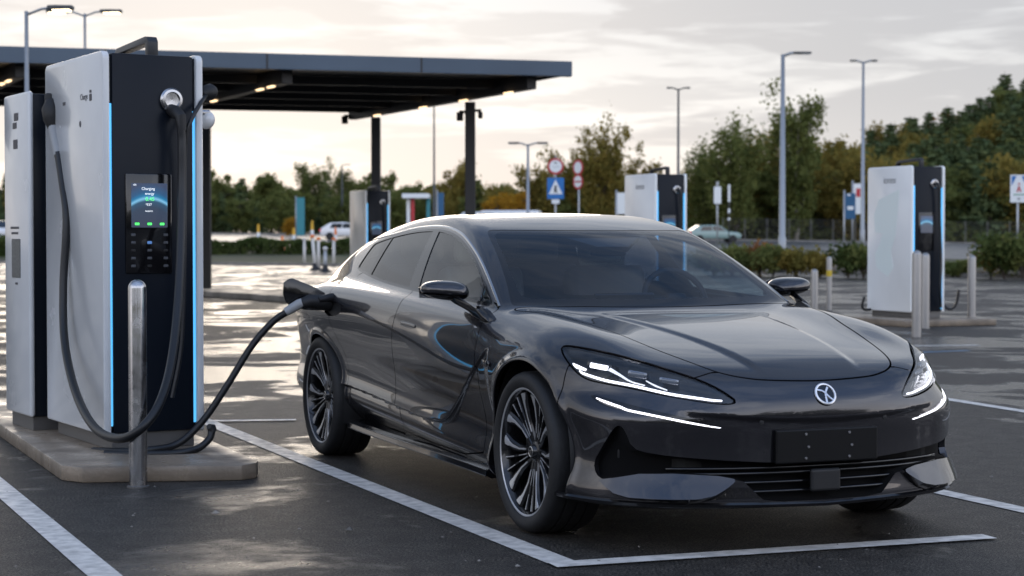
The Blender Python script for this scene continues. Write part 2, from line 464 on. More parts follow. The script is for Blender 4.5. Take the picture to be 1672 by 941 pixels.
HOOD=[(a,b,0) for a,b in HOOD]+[(a,-b,0) for a,b in HOOD[-2:0:-1]]
WS=[(-.445,0),(-.47,-.25),(-.535,-.5),(-.60,-.70),(-.625,-.752),(-.66,-.755),(-.80,-.715),(-1.10,-.648),(-1.36,-.600),(-1.425,-.565),(-1.395,-.50),(-1.33,-.30),(-1.29,0)]
WS=[(a,b,0) for a,b in WS]+[(a,-b,0) for a,b in WS[-2:0:-1]]
WSI=[(-.52,0),(-.545,-.25),(-.605,-.5),(-.655,-.655),(-.70,-.69),(-.80,-.675),(-1.10,-.617),(-1.32,-.578),(-1.37,-.54),(-1.355,-.48),(-1.295,-.30),(-1.255,0)]
WSI=[(a,b,0) for a,b in WSI]+[(a,-b,0) for a,b in WSI[-2:0:-1]]
HL=[(.209,-.875,.841),(.252,-.851,.845),(.422,-.776,.828),(.595,-.676,.792),(.703,-.61,.763),(.79,-.534,.733),(.848,-.474,.701),(.884,-.432,.67),(.915,-.398,.637),(.901,-.442,.629),(.869,-.515,.637),(.775,-.647,.661),(.644,-.761,.689),(.538,-.831,.702),(.466,-.869,.712),(.405,-.89,.736),(.33,-.899,.779),(.244,-.891,.82)]
DRL=[(.50,-.878,.650),(.525,-.861,.653),(.589,-.831,.642),(.732,-.741,.612),(.84,-.622,.582),(.885,-.538,.556),(.922,-.43,.526),(.889,-.526,.533),(.844,-.622,.553),(.781,-.709,.574),(.697,-.787,.593),(.616,-.839,.606),(.545,-.867,.625)]
GRL=[(.953,0,.380),(.95,-.214,.382),(.879,-.534,.404),(.765,-.729,.426),(.715,-.785,.445),(.695,-.805,.515),(.68,-.822,.540),(.655,-.845,.525),(.60,-.878,.44),(.553,-.890,.376),(.57,-.882,.325),(.616,-.861,.303),(.769,-.722,.348),(.921,-.392,.326),(.945,-.33,.262),(.945,-.28,.222),(.94,0,.222)]
GRL=GRL+[(a,-b,c) for a,b,c in GRL[-2:0:-1]]
WLT=[(.545,-.893,.352),(.584,-.88,.307),(.616,-.861,.306),(.769,-.722,.351),(.916,-.400,.329),(.912,-.44,.292),(.884,-.533,.238),(.80,-.70,.234),(.674,-.824,.236),(.60,-.865,.29)]
SB=[(-1.86,1.04),(-1.834,1.0),(-1.81,.95),(-1.832,.868),(-1.855,.795),(-1.874,.72),(-1.905,.558),(-1.90,.45),(-1.85,.372),(-1.767,.29),(-1.74,.25)]
SF=[(-.62,.25),(-.64,.40),(-.62,.62),(-.617,.764),(-.61,.828),(-.640,.895),(-.665,.935),(-.68,.985)]
FD=[(a,0,b) for a,b in SB]+[(a,0,b) for a,b in SF]+[(-.9,0,1.02),(-1.4,0,1.03)]
RD=[(-1.70,0,.25),(-2.64,0,.25),(-2.70,0,.40),(-2.74,0,.60),(-2.82,0,.72),(-2.93,0,.84),(-3.00,0,.98),(-3.02,0,1.125),(-2.4,0,1.10),(-1.7,0,1.06),(-1.70,0,.7)]
PORT=[(-3.02,0,.945),(-2.74,0,.925),(-2.73,0,.865),(-2.99,0,.845)]
S=Skin()
T,_=S.split(S.T,lambda V:V[:,1])
for wx,r in ((0.,ARF),(-WB,ARR)):
    _,T=S.split(T,lambda V:np.where(V[:,1]<-.5,arch_rho(V[:,0],V[:,2],wx,r)-r,1.))
gside=lambda V:(V[:,1]<-.5)
# windows
dlo_sd=poly_sd(DLO,'side',2,guard=lambda V:(V[:,1]<-.5)&(V[:,2]>.93))
DL,T=S.split(T,dlo_sd)
GL,TRIM=S.split(DL,lambda V:dlo_sd(V)+.013)
def line_x(a,b):
    return lambda V:V[:,0]-(a[0]+(b[0]-a[0])*(V[:,2]-a[1])/(b[1]-a[1]))
lq=line_x((-2.715,1.325),(-2.736,1.092)); lbr=line_x((-2.051,1.352),(-1.941,1.041)); lbf=line_x((-1.953,1.355),(-1.774,1.032)); lfq=line_x((-.976,1.119),(-.899,.998))
GQ,rest=S.split(GL,lambda V:lq(V)+.005); tq,rest=S.split(rest,lambda V:lq(V)-.005)
GRr,rest=S.split(rest,lbr); tb,rest=S.split(rest,lbf)
GF,rest=S.split(rest,lambda V:lfq(V)+.009); tf,GT=S.split(rest,lambda V:lfq(V)-.009)
TRIM=np.concatenate([TRIM,tq,tb,tf])
# windscreen, hood
ws_sd=poly_sd(WS,'top',2,guard=lambda V:V[:,2]>.85)
W0,T=S.split(T,ws_sd)
wsi=poly_sd(WSI,'top',2)
WG,WF=S.split(W0,wsi)
HD,T=S.region(T,poly_sd(HOOD,'top',2,guard=lambda V:V[:,2]>.6),.008)
# rear window
rw=poly_sd([(-3.42,.46,0),(-3.42,-.46,0),(-4.02,-.56,0),(-4.02,.56,0)],'top',2,guard=lambda V:V[:,2]>1.0)
RW,T=S.split(T,rw)
# doors
DF,T=S.region(T,poly_sd(FD,'side',1,guard=gside),.007)
PT,T=S.region(T,poly_sd(PORT,'side',1,guard=gside),.003)
DR,T=S.region(T,poly_sd(RD,'side',1,guard=gside),.004)
# front lamps and openings
gfr=lambda V:(V[:,0]>.1)&(V[:,1]<0)
hl_sd=poly_sd(HL,'diag',2,40.,gfr)
HLT,T=S.region(T,hl_sd,.007)
drl_sd=poly_sd(DRL,'diag',2,40.,gfr)
DRT,T=S.split(T,drl_sd)
def uvf(P): # unrolled front: angle-like coordinate that grows round the nose
    return -np.arctan2(-P[:,1],P[:,0]-.25)
def front_sd(P3,it):
    P3=np.array(P3,float); P2=np.stack([uvf(P3)*.75,P3[:,2]],1)
    if it: P2=chaikin(P2,it,True)
    return lambda V:np.where(V[:,0]>.3,sd_poly(uvf(V)*.75,V[:,2],P2),1.)
wl_sd=front_sd(WLT,1); gr_sd=front_sd(GRL,1)
WL,T=S.split(T,wl_sd)
GR,T=S.split(T,gr_sd)
GR,_wl2=S.split(GR,lambda V:-wl_sd(V)-1e9*0+np.where(wl_sd(V)<0,1.,-1.)) if False else (GR,None)
# front bumper: parted from the wings below the lamps and from the bonnet
FB=[(.352,-.95,.60),(.345,-.90,.765),(.60,-.70,.768),(.72,-.60,.738),(.778,-.535,.730),(.785,-.455,.752),(.85,-.30,.76),(.90,-.0,.78),(.90,.35,.78),(.90,.35,.08),(.90,0,.08),(.60,-.80,.08),(.31,-1.0,.08)]
FBT,T=S.region(T,front_sd(FB,0),.005)
# ---- body shell
panel('front_bumper',S,FBT,PAINT,CAR,.028)
BODY=panel('body',S,T,PAINT,CAR,.028)
panel('hood',S,HD,PAINT,CAR,.022)
panel('windshield_frit',S,WF,BLKG,CAR,0,offset=-.0015)
panel('windshield',S,WG,GLASS_W,CAR,0,offset=-.0015)
panel('rear_window',S,RW,BLKG,CAR,0,offset=-.001)
panel('lower_grille',S,GR,GRB,CAR,0,push=lambda V,N:V-np.array([.9,0,0])*(.085*sstep(-gr_sd(V)/.010))[:,None]-N*.002)
def car_side(sd,k):
    d=panel('front_door',S,DF,PAINT,CAR,.022,sd)
    panel('rear_door',S,DR,PAINT,CAR,.022,sd)
    panel('window_trim',S,TRIM,BLKG,CAR,.004,sd)
    panel('front_door_glass',S,GF,GLASS_F,CAR,0,sd,offset=-.004)
    panel('front_quarter_glass',S,GT,GLASS_F,CAR,0,sd,offset=-.004)
    panel('rear_door_glass',S,GRr,GLASS_R,CAR,0,sd,offset=-.004)
    panel('rear_quarter_glass',S,GQ,GLASS_R,CAR,0,sd,offset=-.004)
    strip_obj('chrome_trim',CHR,[.006,.014,.016,.016,.015,.013],CHROME,CAR,sd,.001,.004)
    panel('bumper_blade',S,WL,PAINT,CAR,.06,sd,push=lambda V,N:V+N*(.003+.050*np.clip((.355-V[:,2])/.12,0,1))[:,None]*np.array([1,.45,0])+np.array([0,0,.010])*np.clip((.355-V[:,2])/.12,0,1)[:,None],renorm=True)
    # fuel flap side: charging port recess on the right, closed cover on the left
    panel('charging_port' if sd=='R' else 'charging_cover',S,PT,BLKM if sd=='R' else PAINT,CAR,.02,sd,offset=-.02 if sd=='R' else 0.)
    # headlight
    h=panel('headlight',S,HLT,BLKG,CAR,0,sd,push=lambda V,N:V-N*(.012+.05*sstep(-hl_sd(V)/.035))[:,None])
    panel('lens',S,HLT,LENS,h,.012,sd,offset=-.002)
    LED=[(.405,-.888,.752),(.433,-.878,.740),(.536,-.829,.718),(.642,-.76,.703),(.772,-.646,.675),(.864,-.512,.654),(.888,-.455,.648)]
    strip_obj('led_strip',LED,[.007,.010,.010,.010,.009,.006],LEDW,h,sd,-.012,.004)
    strip_obj('led_strip',[(.35,-.893,.782),(.38,-.889,.771),(.43,-.868,.757)],[.006,.016,.010],LEDW,h,sd,-.012,.003)
    strip_obj('light_guide',[(.526,-.805,.772),(.581,-.78,.745),(.634,-.756,.720),(.69,-.72,.708)],[.016,.010,.006,.004],LEDD,h,sd,-.016,.003)
    strip_obj('light_guide',[(.680,-.705,.725),(.72,-.68,.705),(.76,-.648,.690)],[.004,.007,.004],LEDD,h,sd,-.016,.003)
    for q,(c,w,hh,em) in enumerate((((.482,-.832,.768),.115,.036,1),((.644,-.728,.742),.085,.030,0),((.749,-.631,.719),.085,.026,0))):
        P=project(f_car,np.array([c]),4); N=grad(f_car,P)[0]; N/=np.linalg.norm(N)
        N=np.array([N[0]*.7+.35,N[1]*.7-.12,.05]); N/=np.linalg.norm(N)
        zx=np.array([0,0,1.]); zx=zx-N*(zx@N); zx/=np.linalg.norm(zx); tx=np.cross(zx,N)
        # tilt along the lamp's falling line
        tilt=R(-9); t2=tx*math.cos(tilt)+zx*math.sin(tilt); z2=np.cross(N,t2)
        mtx=Matrix(((t2[0],z2[0],N[0],P[0][0]-N[0]*.034),(t2[1],z2[1],N[1],P[0][1]-N[1]*.034),(t2[2],z2[2],N[2],P[0][2]-N[2]*.034),(0,0,0,1)))
        b=MB().box(-w/2,w/2,-hh/2,hh/2,-.02,.010,.008,2,mtx)
        side_mesh('projector_housing',b.V,b.F,BLKG if em else mat_lamp_dark(),h,sd)
        b=MB().box(-w*.36,w*.36,-hh*.30,hh*.30,.006,.013,.004,2,mtx)
        side_mesh('projector',b.V,b.F,LEDW if em else mat_lamp_clear(),h,sd)
    # daytime light blade
    s_=panel('running_light',S,DRT,BLKG,CAR,0,sd,push=lambda V,N:V-N*(.016*sstep(-drl_sd(V)/.008))[:,None])
    strip_obj('led_strip',[(.535,-.862,.642),(.589,-.839,.628),(.65,-.807,.612),(.697,-.787,.603),(.781,-.709,.583),(.844,-.622,.562),(.885,-.535,.543),(.918,-.44,.527)],[.005,.009,.009,.008,.008,.008,.006,.002],LEDW,s_,sd,-.004,.004)
    # door handle (flush) and outline
    hd=[(-1.73,-.949,.874),(-1.49,-.949,.864),(-1.475,-.953,.84),(-1.71,-.953,.849)]
    HP=chaikin(np.array(hd),2,True); HP=project(f_car,HP,4)
    loop=np.concatenate([HP,HP[:2]])
    strip_obj('handle_surround',loop[::1],.005,BLKG,d,sd,.0005,.0015)
    strip_obj('handle',[(-1.715,-.951,.861),(-1.60,-.95,.857),(-1.495,-.951,.852)],.020,PAINT,d,sd,.0005,.003)
    # sill blade
    sill=[(-2.74,-.865,.222),(-2.3,-.880,.220),(-1.6,-.888,.216),(-.9,-.890,.212),(-.50,-.890,.206)]
    b=MB(); P=spline(sill,6); n=len(P)
    sec=[(-.03,.028),(-.055,.012),(-.06,-.012),(-.03,-.028),(.06,-.022),(.06,.03)]
    VV=[(p[0],p[1]+a,p[2]+c) for p in P for a,c in sec]; FF=[]
    for i in range(n-1):
        for j in range(6): FF.append((i*6+j,i*6+(j+1)%6,(i+1)*6+(j+1)%6,(i+1)*6+j))
    FF+= [tuple(range(6))[::-1],tuple((n-1)*6+j for j in range(6))]
    sl=side_mesh('sill_blade',VV,FF,BLKG,CAR,sd,True,.4)
    for dz,dy in ((.014,-.0565),(-.015,-.0595)):
        b=MB().tube([(p[0],p[1]+dy,p[2]+dz) for p in P],.0032,6); side_mesh('bright_edge',b.V,b.F,CHROME,sl,sd)
    # fender vent
    V_,F_=ribbon([(-.535,-.97,.722),(-.44,-.976,.727),(-.40,-.978,.722)],[.040,.034,.018],.002,.006); side_mesh('fender_vent',V_,[f[::-1] for f in F_],BLKG,CAR,sd)
    strip_obj('bright_edge',[(-.55,-.965,.744),(-.45,-.973,.746),(-.38,-.976,.735)],.006,CHROME,CAR,sd,.002,.003) if False else None
    # parking sensor
    P=project(f_car,np.array([(.946,-.30,.553)]),4)[0]
    b=MB().lathe([(0,.004),(.010,.003),(.011,-.003)],16,'x',P); side_mesh('parking_sensor',b.V,b.F,BLKM,CAR,sd)
    # fog sensor cluster inside the side intake
    b=MB().box(.60,.62,-.80,-.72,.392,.432,.006); side_mesh('intake_sensor',b.V,b.F,BLKM,CAR,sd)
    mirror(sd); 
    for wx in (0.,-WB):
        wheel(sd,wx); liner(sd,wx,ARF if wx==0 else ARR)
_ld=[]
def mat_lamp_dark():
    if not _ld: _ld.append(mat('lamp_dark_chrome',(.22,.23,.25),rough=.22,metal=.9)); _ld.append(mat('lamp_clear',(.10,.11,.13),rough=.05,spec=.8,coat=1.))
    return _ld[0]
def mat_lamp_clear(): mat_lamp_dark(); return _ld[1]
RIMD=mat('rim_dark_gloss',(.022,.022,.024),rough=.22,metal=.6,coat=.5)
RIMS=mat('rim_machined',(.50,.50,.51),rough=.3,metal=.55)
DISC=mat('brake_disc',(.10,.10,.10),rough=.4,metal=.9)
_wheel_cache={}
def wheel(sd,wx):
    yc=-.845
    def O(name,b,m,par,ang=.5):
        key=name
        if key in _wheel_cache and name in ('tyre','rim','spokes','rim_edge','hub_cap','wheel'):
            pass
        return side_mesh(name,[(v[0]+wx,v[1]+yc,v[2]+.36) for v in b.V],b.F,m,par,sd,True,ang)
    # local: y axis = axle, outer face at -y
    b=MB().lathe([(.05,-.02),(.185,-.02),(.19,-.012),(.19,.012),(.185,.02),(.05,.02)],40,'y')
    b.box(-.19,-.10,-.035,.045,-.08,.08,.015)
    w=O('wheel',b,DISC,CAR)
    t=MB().lathe([(.283,-.098),(.286,-.118),(.296,-.127),(.318,-.134),(.338,-.130),(.352,-.117),(.358,-.100),(.3595,-.06),(.3595,-.058),(.352,-.056),(.352,-.050),(.3605,-.048),(.361,-.006),(.353,-.004),(.353,.004),(.361,.006),(.3605,.048),(.352,.05),(.352,.056),(.3595,.058),(.358,.1),(.35,.12),(.32,.132),(.286,.118),(.283,.098)],72,'y')
    O('tyre',t,RUBBER,w,.7)
    r=MB().lathe([(.262,.10),(.262,-.06),(.268,-.092),(.272,-.104),(.278,-.116),(.286,-.119),(.2875,-.112),(.284,-.09),(.284,.10)],72,'y')
    # spokes: five groups of two broad blades and two thin ribs
    def blade(a0,pts,wd,y0,y1,th):
        V=[];F=[];m=len(pts)
        for i,(rr,da) in enumerate(pts):
            a=a0+R(da); u=i/(m-1)
            y=y0+(y1-y0)*(u**1.4); hw=np.interp(u,np.linspace(0,1,len(wd)),wd)/2
            c=np.array((math.cos(a),math.sin(a))); n_=np.array((-math.sin(a),math.cos(a)))
            for s_,yy in ((-1,y+.008),(-.55,y),(.55,y),(1,y+.008),(.9,y+th),(-.9,y+th)):
                q=c*rr+n_*hw*s_; V.append((q[0],yy,q[1]))
        for i in range(m-1):
            for j in range(6): F.append((i*6+j,i*6+(j+1)%6,(i+1)*6+(j+1)%6,(i+1)*6+j))
        F.append(tuple(range(6))); F.append(tuple((m-1)*6+j for j in range(6))[::-1])
        return V,F
    sp=MB(); ed=MB()
    for g in range(5):
        a0=2*PI*g/5+.31
        for s_ in (-1,1):
            V,F=blade(a0,[(.045,8*s_),(.09,17*s_),(.15,19*s_),(.21,16*s_),(.266,12*s_)],[.028,.027,.032,.046,.066],-.066,-.104,.030); sp.add(V,F)
            V,F=blade(a0,[(.09,17*s_),(.15,19*s_),(.21,16*s_),(.262,12*s_)],[.008,.013,.024,.044],-.0745,-.1062,.002); ed.add(V,F)
            V,F=blade(a0+PI/5,[(.045,3*s_),(.10,5*s_),(.17,5.5*s_),(.266,6.5*s_)],[.012,.012,.013,.018],-.066,-.099,.028); sp.add(V,F)
            V,F=blade(a0+PI/5,[(.08,4.4*s_),(.17,5.5*s_),(.264,6.5*s_)],[.005,.006,.009],-.0735,-.1010,.002); ed.add(V,F)
    rim=O('rim',r,RIMD,w,.6); rim.name='rim'
    O('spokes',sp,RIMD,w,.5)
    O('spoke_edge',ed,RIMS,w,.5)
    e=MB().lathe([(.2775,-.1165),(.2815,-.1200),(.2862,-.1200),(.2868,-.117)],72,'y'); O('rim_edge',e,RIMS,w)
    h=MB().lathe([(0,-.088),(.026,-.087),(.030,-.082),(.034,-.07),(.052,-.064),(.058,-.05),(.06,-.02)],32,'y'); O('hub_cap',h,RIMD,w)
    h=MB().lathe([(.019,-.0885),(.022,-.0895),(.025,-.0885),(.022,-.086)],24,'y',closed=True)
    h.box(-.002,.002,-.090,-.087,-.018,.004); h.box(-.012,.012,-.090,-.087,.003,.007); O('hub_emblem',h,CHROME,w)
    for k in range(5):
        a=2*PI*k/5; bb=MB().lathe([(0,-.072),(.008,-.072),(.009,-.06)],8,'y',(math.cos(a)*.045,0,math.sin(a)*.045))
def liner(sd,wx,r):
    # dark wheel housing behind the arch
    b=MB(); n=28; V=[];F=[]
    for j,(y,rr) in enumerate(((-.935,r+.004),(-.80,r+.02),(-.55,r+.02),(-.55,.02))):
        for k in range(n+1):
            a=R(-20)+R(220)*k/n; V.append((wx+math.cos(a)*rr,y,.36+math.sin(a)*rr))
    for j in range(3):
        for k in range(n): F.append((j*(n+1)+k,j*(n+1)+k+1,(j+1)*(n+1)+k+1,(j+1)*(n+1)+k))
    side_mesh('wheel_housing',V,F,BLKM,CAR,sd)
def mirror(sd):
    # shell: rounded wedge, outer tip tapering
    def shell(z_lo,z_hi,grow):
        n,m=28,18; V=[];F=[]
        for i in range(m+1):
            ph=-PI/2+PI*i/m
            for k in range(n):
                th=2*PI*k/n
                cx,cy,cz=math.cos(ph)*math.cos(th),math.cos(ph)*math.sin(th),math.sin(ph)
                e=lambda v,p:math.copysign(abs(v)**p,v)
                X=e(cx,.8)*(.118 if cx>0 else .075); Y=e(cy,.72)*.118; Z=e(cz,.85)*(.060 if cz>0 else .052)
                t=(Y+.125)/.25       # 0 at outer tip
                Z*=(.72+.36*t-.10*t*t); X*=.80+.30*t
                Z+= .010*(1-t)
                V.append((X,Y,Z))
        for i in range(m):
            for k in range(n):
                F.append((i*n+k,i*n+(k+1)%n,(i+1)*n+(k+1)%n,(i+1)*n+k))
        V=[(x*(1+grow),y*(1+grow),min(max(z,z_lo),z_hi)) for x,y,z in V]
        return V,F
    ctr=np.array((-.985,-.978,1.046)); a=R(-6)
    def place(V): return [(ctr[0]+x*math.cos(a)-y*math.sin(a)-y*.35*0,ctr[1]+x*math.sin(a)+y*math.cos(a),ctr[2]+z+y*(-.04)) for x,y,z in V]
    V,F=shell(-.012,1,0.); hs=side_mesh('side_mirror',place(V),F,PAINT,CAR,sd,True,.9)
    V,F=shell(-1,-.015,-.012); side_mesh('mirror_base',place(V),F,BLKG,hs,sd,True,.9)
    V,F=shell(-.0165,-.0125,.012); side_mesh('mirror_lip',place(V),F,CHROME if False else BLKG,hs,sd,True,.9)
    b=MB().prism([(-.105,-.035),(.10,-.040),(.105,.030),(.06,.045),(-.07,.036),(-.108,.015)],-.083,-.079,'x'); side_mesh('mirror_glass',place(b.V),b.F,CHROME,hs,sd)
    # arm
    P=spline([(-.655,-.875,.930),(-.69,-.915,.945),(-.80,-.935,.985),(-.92,-.960,1.015)],6); n=len(P); V=[];F=[]
    for i,p in enumerate(P):
        u=i/(n-1); hx=.085*(1-u)+.055*u; hz=.030*(1-u)+.020*u
        if u<.12: hx*=1.25;hz*=1.5
        for k in range(10):
            t=2*PI*k/10; V.append((p[0]+math.cos(t)*hx,p[1]+math.cos(t)*hx*.10-math.sin(t)*.004,p[2]+math.sin(t)*hz-math.cos(t)*hx*.30))
    for i in range(n-1):
        for k in range(10): F.append((i*10+k,i*10+(k+1)%10,(i+1)*10+(k+1)%10,(i+1)*10+k))
    F+=[tuple(range(10))[::-1],tuple((n-1)*10+k for k in range(10))]
    side_mesh('mirror_arm',V,F,BLKG,hs,sd,True,.9)
for sd,k in (('R',1),('L',-1)): car_side(sd,k)
# ---- nose details
STEELD_=mat('bolt_steel',(.25,.25,.26),rough=.4,metal=.9)
def on_skin(y,z,x0=1.2):
    P=np.array([[x0,y,z]]); 
    xs=np.linspace(1.15,.2,1500); v=f_car(xs,np.full_like(xs,y),np.full_like(xs,z)); i=np.argmax(v<0)
    return xs[i]
pl=MB().box(.945,.967,-.245,.245,.380,.520,.006); plate=pl.build('plate_holder',mat('plate_black',(.006,.006,.0065),rough=.4,spec=.25),CAR)
for y in (-.105,.105):
    for z in (.400,.447,.500): MB().lathe([(0,.9705),(.005,.9705),(.0065,.9675),(.0065,.965)],10,'x',(0,y+(.012 if z==.447 else 0),z)).build('bolt',STEELD_,plate)
pass
rd=MB().box(.935,.958,-.072,.072,.256,.352,.012,3); rd.build('radar_cover',BLKM,CAR)
gs=MB()
for z in (.262,.300,.338,.360):
    P=[(max(.2,on_skin(y,z))-.034,y,z) for y in np.linspace(-.66,.66,25)]
    gs.tube(P,.0075,6)
gs.build('grille_slats',BLKG,CAR,True)
# splitter lip that follows the nose
V=[];F=[];pts=[]
for a in np.linspace(-97,97,73):
    d=np.array((math.cos(R(a)),math.sin(R(a)))); o=np.array((.42,0.))
    if abs(a)>80: o=np.array((.42+.0*a,0.))
    r=np.linspace(.05,1.2,900); v=f_car(o[0]+d[0]*r,o[1]+d[1]*r,np.full_like(r,.235)); i=np.argmax(v>0)
    p=o+d*(r[i]); pts.append((p,d))
for p,d in pts:
    side=abs(d[1]); zz=.205+.012*side
    for off,z in ((-.12,zz-.004),(-.12,zz+.010),(.004,zz+.012),(.013,zz+.004),(.010,zz-.008)):
        q=p+d*off; V.append((q[0],q[1],z))
for i in range(len(pts)-1):
    for k in range(5): F.append((i*5+k,(i+1)*5+k,(i+1)*5+(k+1)%5,i*5+(k+1)%5))
link_mesh('splitter',V,F,BLKG,CAR,True,None,.5)
# emblem
ex=on_skin(0,.660); Pm=project(f_car,np.array([(ex,0,.660)]),5); En=grad(f_car,Pm)[0]; En/=np.linalg.norm(En)
ey=np.array((0,1.,0)); ez=np.cross(En,ey); EM=Matrix(((ey[0],ez[0],En[0],Pm[0][0]),(ey[1],ez[1],En[1],Pm[0][1]),(ey[2],ez[2],En[2],Pm[0][2]),(0,0,0,1)))
e=MB().lathe([(0,.004),(.046,.0035),(.050,.0),(.05,-.02)],40); 
em=link_mesh('emblem',[EM@Vector(v) for v in e.V],e.F,BLKG,CAR,True,None,.5)
e=MB().lathe([(.040,.004),(.041,.008),(.045,.009),(.049,.007),(.050,.003)],40)
WHM=mat('emblem_silver',(.80,.80,.82),rough=.28,metal=.6)
def stroke(pts,w,head=False):
    for (x0,y0),(x1,y1) in zip(pts[:-1],pts[1:]):
        L_=math.hypot(x1-x0,y1-y0); a=math.atan2(y1-y0,x1-x0)
        e.box(0,L_*.046,-w/2,w/2,.003,.0085,.001,1,Matrix.Translation((x0*.046,y0*.046,0))@Matrix.Rotation(a,4,'Z'))
stroke([(-.82,.42),(-.30,.30),(0,.08)],.008); stroke([(.38,.66),(.06,.18),(0,-.05)],.0085); stroke([(0,.08),(-.06,-.3),(-.10,-.88)],.008); stroke([(0,.06),(.30,-.38),(.62,-.66)],.008)
link_mesh('emblem_figure',[EM@Vector(v) for v in e.V],e.F,WHM,em,True,None,.5)
# roof line seam between screen and roof glass
# ---- inner shell, cabin
IV,IQ=surfnets(lambda x,y,z:f_body(x,y,z)+.036,(-4.4,-1.0,.16),(1.05,1.0,1.1),.05)
IV=project(lambda x,y,z:f_body(x,y,z)+.036,IV,4)
keep=[]
for q in IQ:
    c=IV[q].mean(0)
    if abs(c[1])>.5 and (math.hypot(c[0],c[2]-.36)<ARF+.05 or math.hypot(c[0]+WB,c[2]-.36)<ARR+.05): continue
    if c[0]>.52: continue
    keep.append(tuple(q))
link_mesh('inner_shell',IV,keep,BLKV,CAR,True)
bb=MB().box(.40,.80,-.62,.62,.21,.60,.04); bb.build('radiator_block',BLKV,CAR)
# headliner: the cabin skin again, 30 mm further in
Tc=np.concatenate([T,np.zeros((0,3),int)]); zc_=S.V[Tc][:,:,2].min(1)
panel('headliner',S,rev(Tc[(zc_>1.0)]),BLKM,CAR,0,offset=-.03)
SEAT=mat('seat_leather',(.16,.12,.11),rough=.5); SEATL=mat('seat_light',(.30,.27,.25),rough=.5)
for y in (-.38,.38):
    for x in (-1.95,-2.85):
        s_=MB().box(x-.10,x+.06,y-.24,y+.24,.80,1.16,.05,3,Matrix.Translation((x,0,.9))@Matrix.Rotation(R(-14),4,'Y')@Matrix.Translation((-x,0,-.9))).build('seat_back',SEAT,CAR,True)
        MB().box(x-.17,x-.07,y-.13,y+.13,1.17,1.32,.04,3).build('headrest',SEATL,s_,True)
st=MB(); N_=24
ring=[]
for k in range(N_+1):
    a=2*PI*k/N_; v=Matrix.Rotation(R(-24),4,'Y')@Vector((0,math.cos(a)*.18,math.sin(a)*.17)); ring.append((v.x-1.13,v.y+.38,v.z+.985))
st.tube(ring,.016,8,False); st.box(-1.15,-1.10,.32,.44,.94,1.02,.02); st.tube([(-1.13,.22,.985),(-1.13,.54,.985)],.015,6)
st.build('steering_wheel',BLKM,CAR,True)
MB().box(-.98,-.955,-.17,.17,.95,1.03,.01).build('dashboard_screen',BLKG,CAR)
ds=MB(); P=[]
DASH=mat('dashboard',(.025,.025,.028),rough=.6)
ds.prism([(-.55,.93),(-.62,.995),(-.80,1.0),(-1.0,.985),(-1.05,.93)],-.70,.70,'y',.01); ds.build('dashboard',DASH,CAR,True,.5)
# sensor pod behind the screen top
pod=project(f_car,np.array([(-1.10,-.09,1.27),(-1.10,.09,1.27),(-1.22,.20,1.33),(-1.26,.24,1.34),(-1.26,-.24,1.34),(-1.22,-.20,1.33)]),5)+np.array((-.006,0,-.012))
link_mesh('sensor_pod',list(pod)+[tuple(p-np.array((.02,0,.03))) for p in pod],[(0,1,2,3,4,5),(11,10,9,8,7,6)]+[(i,i+6,(i+1)%6+6,(i+1)%6) for i in range(6)],BLKG,CAR)
MB().box(-1.165,-1.15,-.10,.10,1.215,1.25,.012).build('rear_view_mirror',BLKM,CAR)
# open charging flap
fl=MB().prism([(0,-.085),(.12,-.080),(.20,-.060),(.235,-.030),(.25,.02),(.245,.085),(.215,.105),(.19,.108),(.06,.055),(0,.02)],-.005,.005,'y',.004,
    Matrix.Translation((-3.00,-.985,.965))@Matrix.Rotation(R(-100),4,'Z'))
fl.build('charging_flap',BLKG,CAR,True,.5)
MB().tube([(-3.0,-.95,.90),(-3.0,-.99,.90)],.02,8).build('flap_hinge',BLKM,CAR,True)
# rear lamp bar so the tail is complete
TAIL=mat('tail_lamp',(.25,.01,.012),rough=.15,coat=1.)
tp=[]
for y in np.linspace(-.80,.80,25):
    xs=np.linspace(-4.5,-3.5,900); v=f_car(xs,np.full_like(xs,y),np.full_like(xs,.93)); tp.append((xs[np.argmax(v<0)],y,.93))
tb_=MB().tube(tp,.022,8); tb_.build('tail_lamp_bar',TAIL,CAR,True)
# ================================================================ chargers and what stands near them
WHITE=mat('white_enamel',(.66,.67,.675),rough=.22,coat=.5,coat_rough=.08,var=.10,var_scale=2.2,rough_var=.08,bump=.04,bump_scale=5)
NAVY=mat('dark_glass_front',(.008,.011,.017),rough=.28,spec=.15)
CAPM=mat('dark_cap',(.016,.018,.022),rough=.4)
LEDB=mat('led_blue',(.1,.4,.7),rough=.3,emit=(.10,.50,.95),emit_s=.78)
STEELB=mat('brushed_steel',(.42,.42,.43),rough=.24,metal=1.,rough_var=.08,var_scale=14)
GREYP=mat('grey_plastic',(.30,.31,.32),rough=.45)
CABLE=mat('cable_rubber',(.010,.011,.013),rough=.42)
CONC=mat('concrete_plinth',(.27,.215,.16),rough=.36,rough_var=.22,var=.45,var_scale=3.5,bump=.25,bump_scale=45)
GALV=mat('base_steel',(.13,.125,.12),rough=.5,metal=.4)
BTN=mat('button_print',(.07,.075,.085),rough=.5)
BTNB=mat('button_blue',(.1,.2,.4),rough=.5,emit=(.15,.35,.8),emit_s=.25)
INKW=mat('screen_ink_white',(.8,.8,.8),emit=(.85,.92,1.),emit_s=.75)
INKG=mat('screen_ink_green',(.1,.8,.2),emit=(.10,.95,.15),emit_s=.8)
PRINT=mat('dark_print',(.05,.05,.06),rough=.5)
WHITEF=mat('white_enamel_lit',(.84,.85,.84),rough=.25,coat=.4,coat_rough=.1,var=.06,var_scale=1.5)  # lighter copy of the enamel; brighter light on far chargers put into the colour
